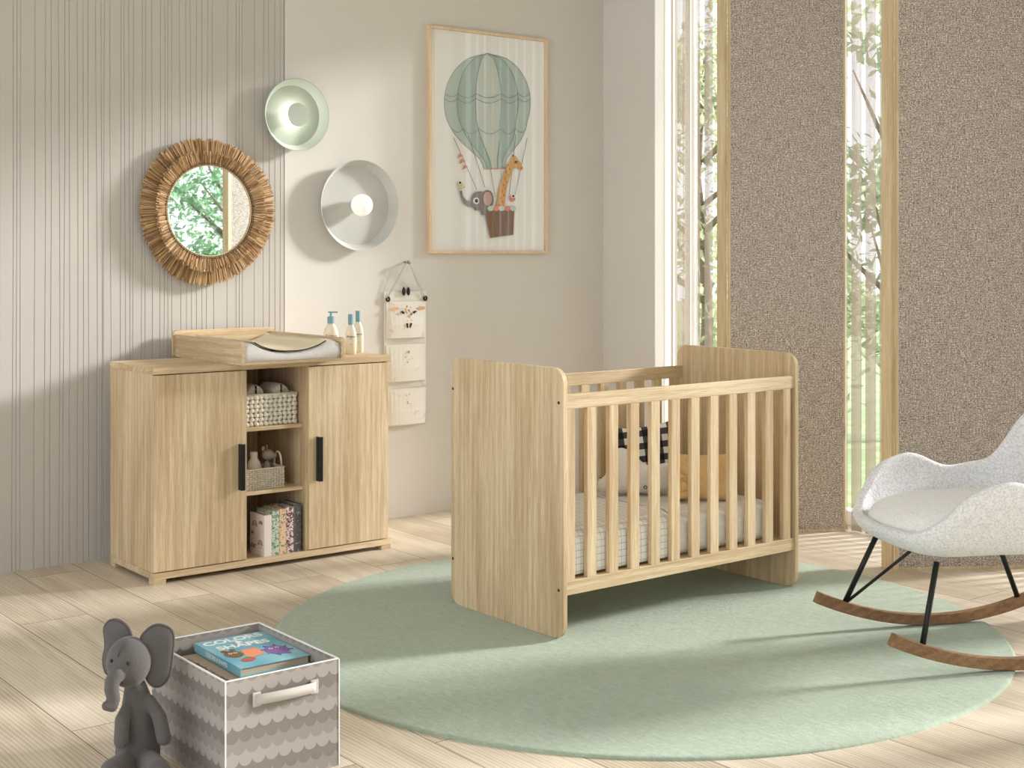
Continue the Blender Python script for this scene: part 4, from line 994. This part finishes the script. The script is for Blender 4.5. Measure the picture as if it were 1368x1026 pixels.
new_obj('lettering', bm, M['blk'], cv2, matrix=m2)
bm = B(); box(bm, 1.537, 1.848, 3.122, 3.553, .007, .2115); new_obj('base_insert', bm, M['boxin'], sbx)  # unseen solid insert, added to hold up the books

# ------------------------------------------------------------------ plush elephant
EF = 3.50; ER = (172 - CX) / FPX * EF
Rv = Vector((XR, -XF, 0)); Fv = Vector((XF, XR, 0)); ec = Vector((*rf(ER, EF), 0))
def EP(px, py, d=0):       # point seen at photo pixel (px, py), d metres behind the toy's centre
    F = EF + d; q = rf((px - CX) / FPX * F, F); return Vector((q[0], q[1], CAMH - (py - HY) * F / FPX))
el = thing('plush_elephant', (ec.x, ec.y, 0), 'grey plush elephant toy sitting beside the storage box', 'soft toy')
bm = B()
ellipsoid(bm, EP(172, 884, 0), (.0565, .0565, .0640), 28, 20)
def chain(pts, rr):
    for (a, ra), (b, rb) in zip(zip(pts, rr), zip(pts[1:], rr[1:])):
        for k in range(7):
            u = k / 6; ellipsoid(bm, a.lerp(b, u), (ra + (rb - ra) * u,) * 3, 14, 10)
chain([EP(162, 901, -.046), EP(155, 902, -.060), EP(150, 910, -.068), EP(149, 921, -.074), EP(152, 934, -.074), EP(150, 944, -.080), EP(142, 943, -.088)], [.016, .0185, .019, .0185, .0165, .014, .012])
chain([EP(181, 918, .012), EP(184, 945, .015), EP(185, 980, .02), EP(184, 1012, .02)], [.028, .042, .056, .058])
chain([EP(172, 940, -.012), EP(163, 962, -.045), EP(162, 990, -.06)], [.014, .0185, .019]); chain([EP(200, 935, .0), EP(213, 958, -.02), EP(219, 986, -.035)], [.014, .0185, .019])
chain([EP(168, 1020, -.03), EP(150, 1030, -.12)], [.032, .030]); chain([EP(200, 1020, -.03), EP(212, 1030, -.12)], [.032, .030])
for v in bm.verts:
    if v.co.z < .002: v.co.z = .002
body = new_obj('body', bm, M['plushg'], el, smooth=True); r_ = body.modifiers.new('r', 'REMESH'); r_.mode = 'VOXEL'; r_.voxel_size = .0035; r_.use_smooth_shade = True
s_ = body.modifiers.new('sm', 'SMOOTH'); s_.iterations = 3; s_.factor = .5
def ear(pts, d0, name, turn):
    c = (sum(p[0] for p in pts) / len(pts), sum(p[1] for p in pts) / len(pts))
    ol_ = smoothpoly([((p[0] - c[0]) * EF / FPX, (c[1] - p[1]) * EF / FPX) for p in pts])
    o_ = EP(c[0], c[1], d0); ax = (Rv * cos(turn) + Fv * sin(turn)); ny = (Fv * cos(turn) - Rv * sin(turn))
    m_ = mat_axes(o_, ax / max(.3, cos(turn)), ny, (0, 0, 1)); e_ = puff(ol_, .009, m_, name, M['plushg'], el, rings=7, wob=.0015)
    bm = B(); tube(bm, [m_ @ Vector((p[0] * .97, -.002, p[1] * .97)) for p in ol_], .0016, 5, True); new_obj('ear_seam', bm, M['plushd'], e_)
    bm = B(); tube(bm, [m_ @ Vector((p[0] * .995, -.0, p[1] * .995)) for p in ol_], .0032, 6, True); new_obj('ear_edge', bm, M['plushg'], e_, smooth=True)
ear([(137, 840), (143, 830), (153, 826), (165, 829), (175, 838), (179, 852), (178, 870), (170, 885), (160, 892), (150, 898), (142, 904), (137, 893), (136, 880), (140, 866), (139, 852)], .032, 'ear', -.25)
ear([(187, 852), (196, 840), (208, 833), (220, 835), (230, 842), (232, 856), (230, 872), (229, 888), (226, 903), (220, 914), (210, 919), (200, 914), (194, 900), (190, 876)], .018, 'ear', .2)
def onhead(px, py, k=1.0):
    x = (px - 172) * EF / FPX / .0565; z = (884 - py) * EF / FPX / .064; q = sqrt(max(.02, 1 - x * x - z * z))
    p = EP(px, py, -.0565 * q * k); return p
for px, py, kk in ((149, 883, 1.3), (171, 886.5, 1.0)):
    bm = B(); ellipsoid(bm, onhead(px, py, kk), (.0042, .0042, .0045), 12, 8); new_obj('eye', bm, M['blk'], el, smooth=True)
bm = B(); tube(bm, [onhead(170 - 13 * sin(pi * k / 10 * .5) - 1, 854 + 33 * k / 10, 1.02) for k in range(11)], .0012, 5); new_obj('seam', bm, M['plushd'], el)

# ------------------------------------------------------------------ light
W = bpy.data.worlds.new('world'); S.world = W; W.use_nodes = True; nt = W.node_tree
bg = nt.nodes['Background']; bg.inputs[0].default_value = (.87, .93, 1.0, 1); bg.inputs[1].default_value = 1.75
sun = bpy.data.lights.new('sun', 'SUN'); so = bpy.data.objects.new('sun', sun); COL.objects.link(so)
sun.energy = 10; sun.angle = radians(8); sun.color = (1, .98, .96)
d = Vector((-.95, .30, -.345)); so.rotation_euler = d.to_track_quat('-Z', 'Y').to_euler(); so.location = (8, 2, 4)
S.view_settings.view_transform = 'Standard'; S.view_settings.look = 'None'; S.view_settings.gamma = 1; S.view_settings.exposure = 0.42; S.view_settings.use_curve_mapping = False
for o in bpy.data.objects:
    if '_o' in o: del o['_o']
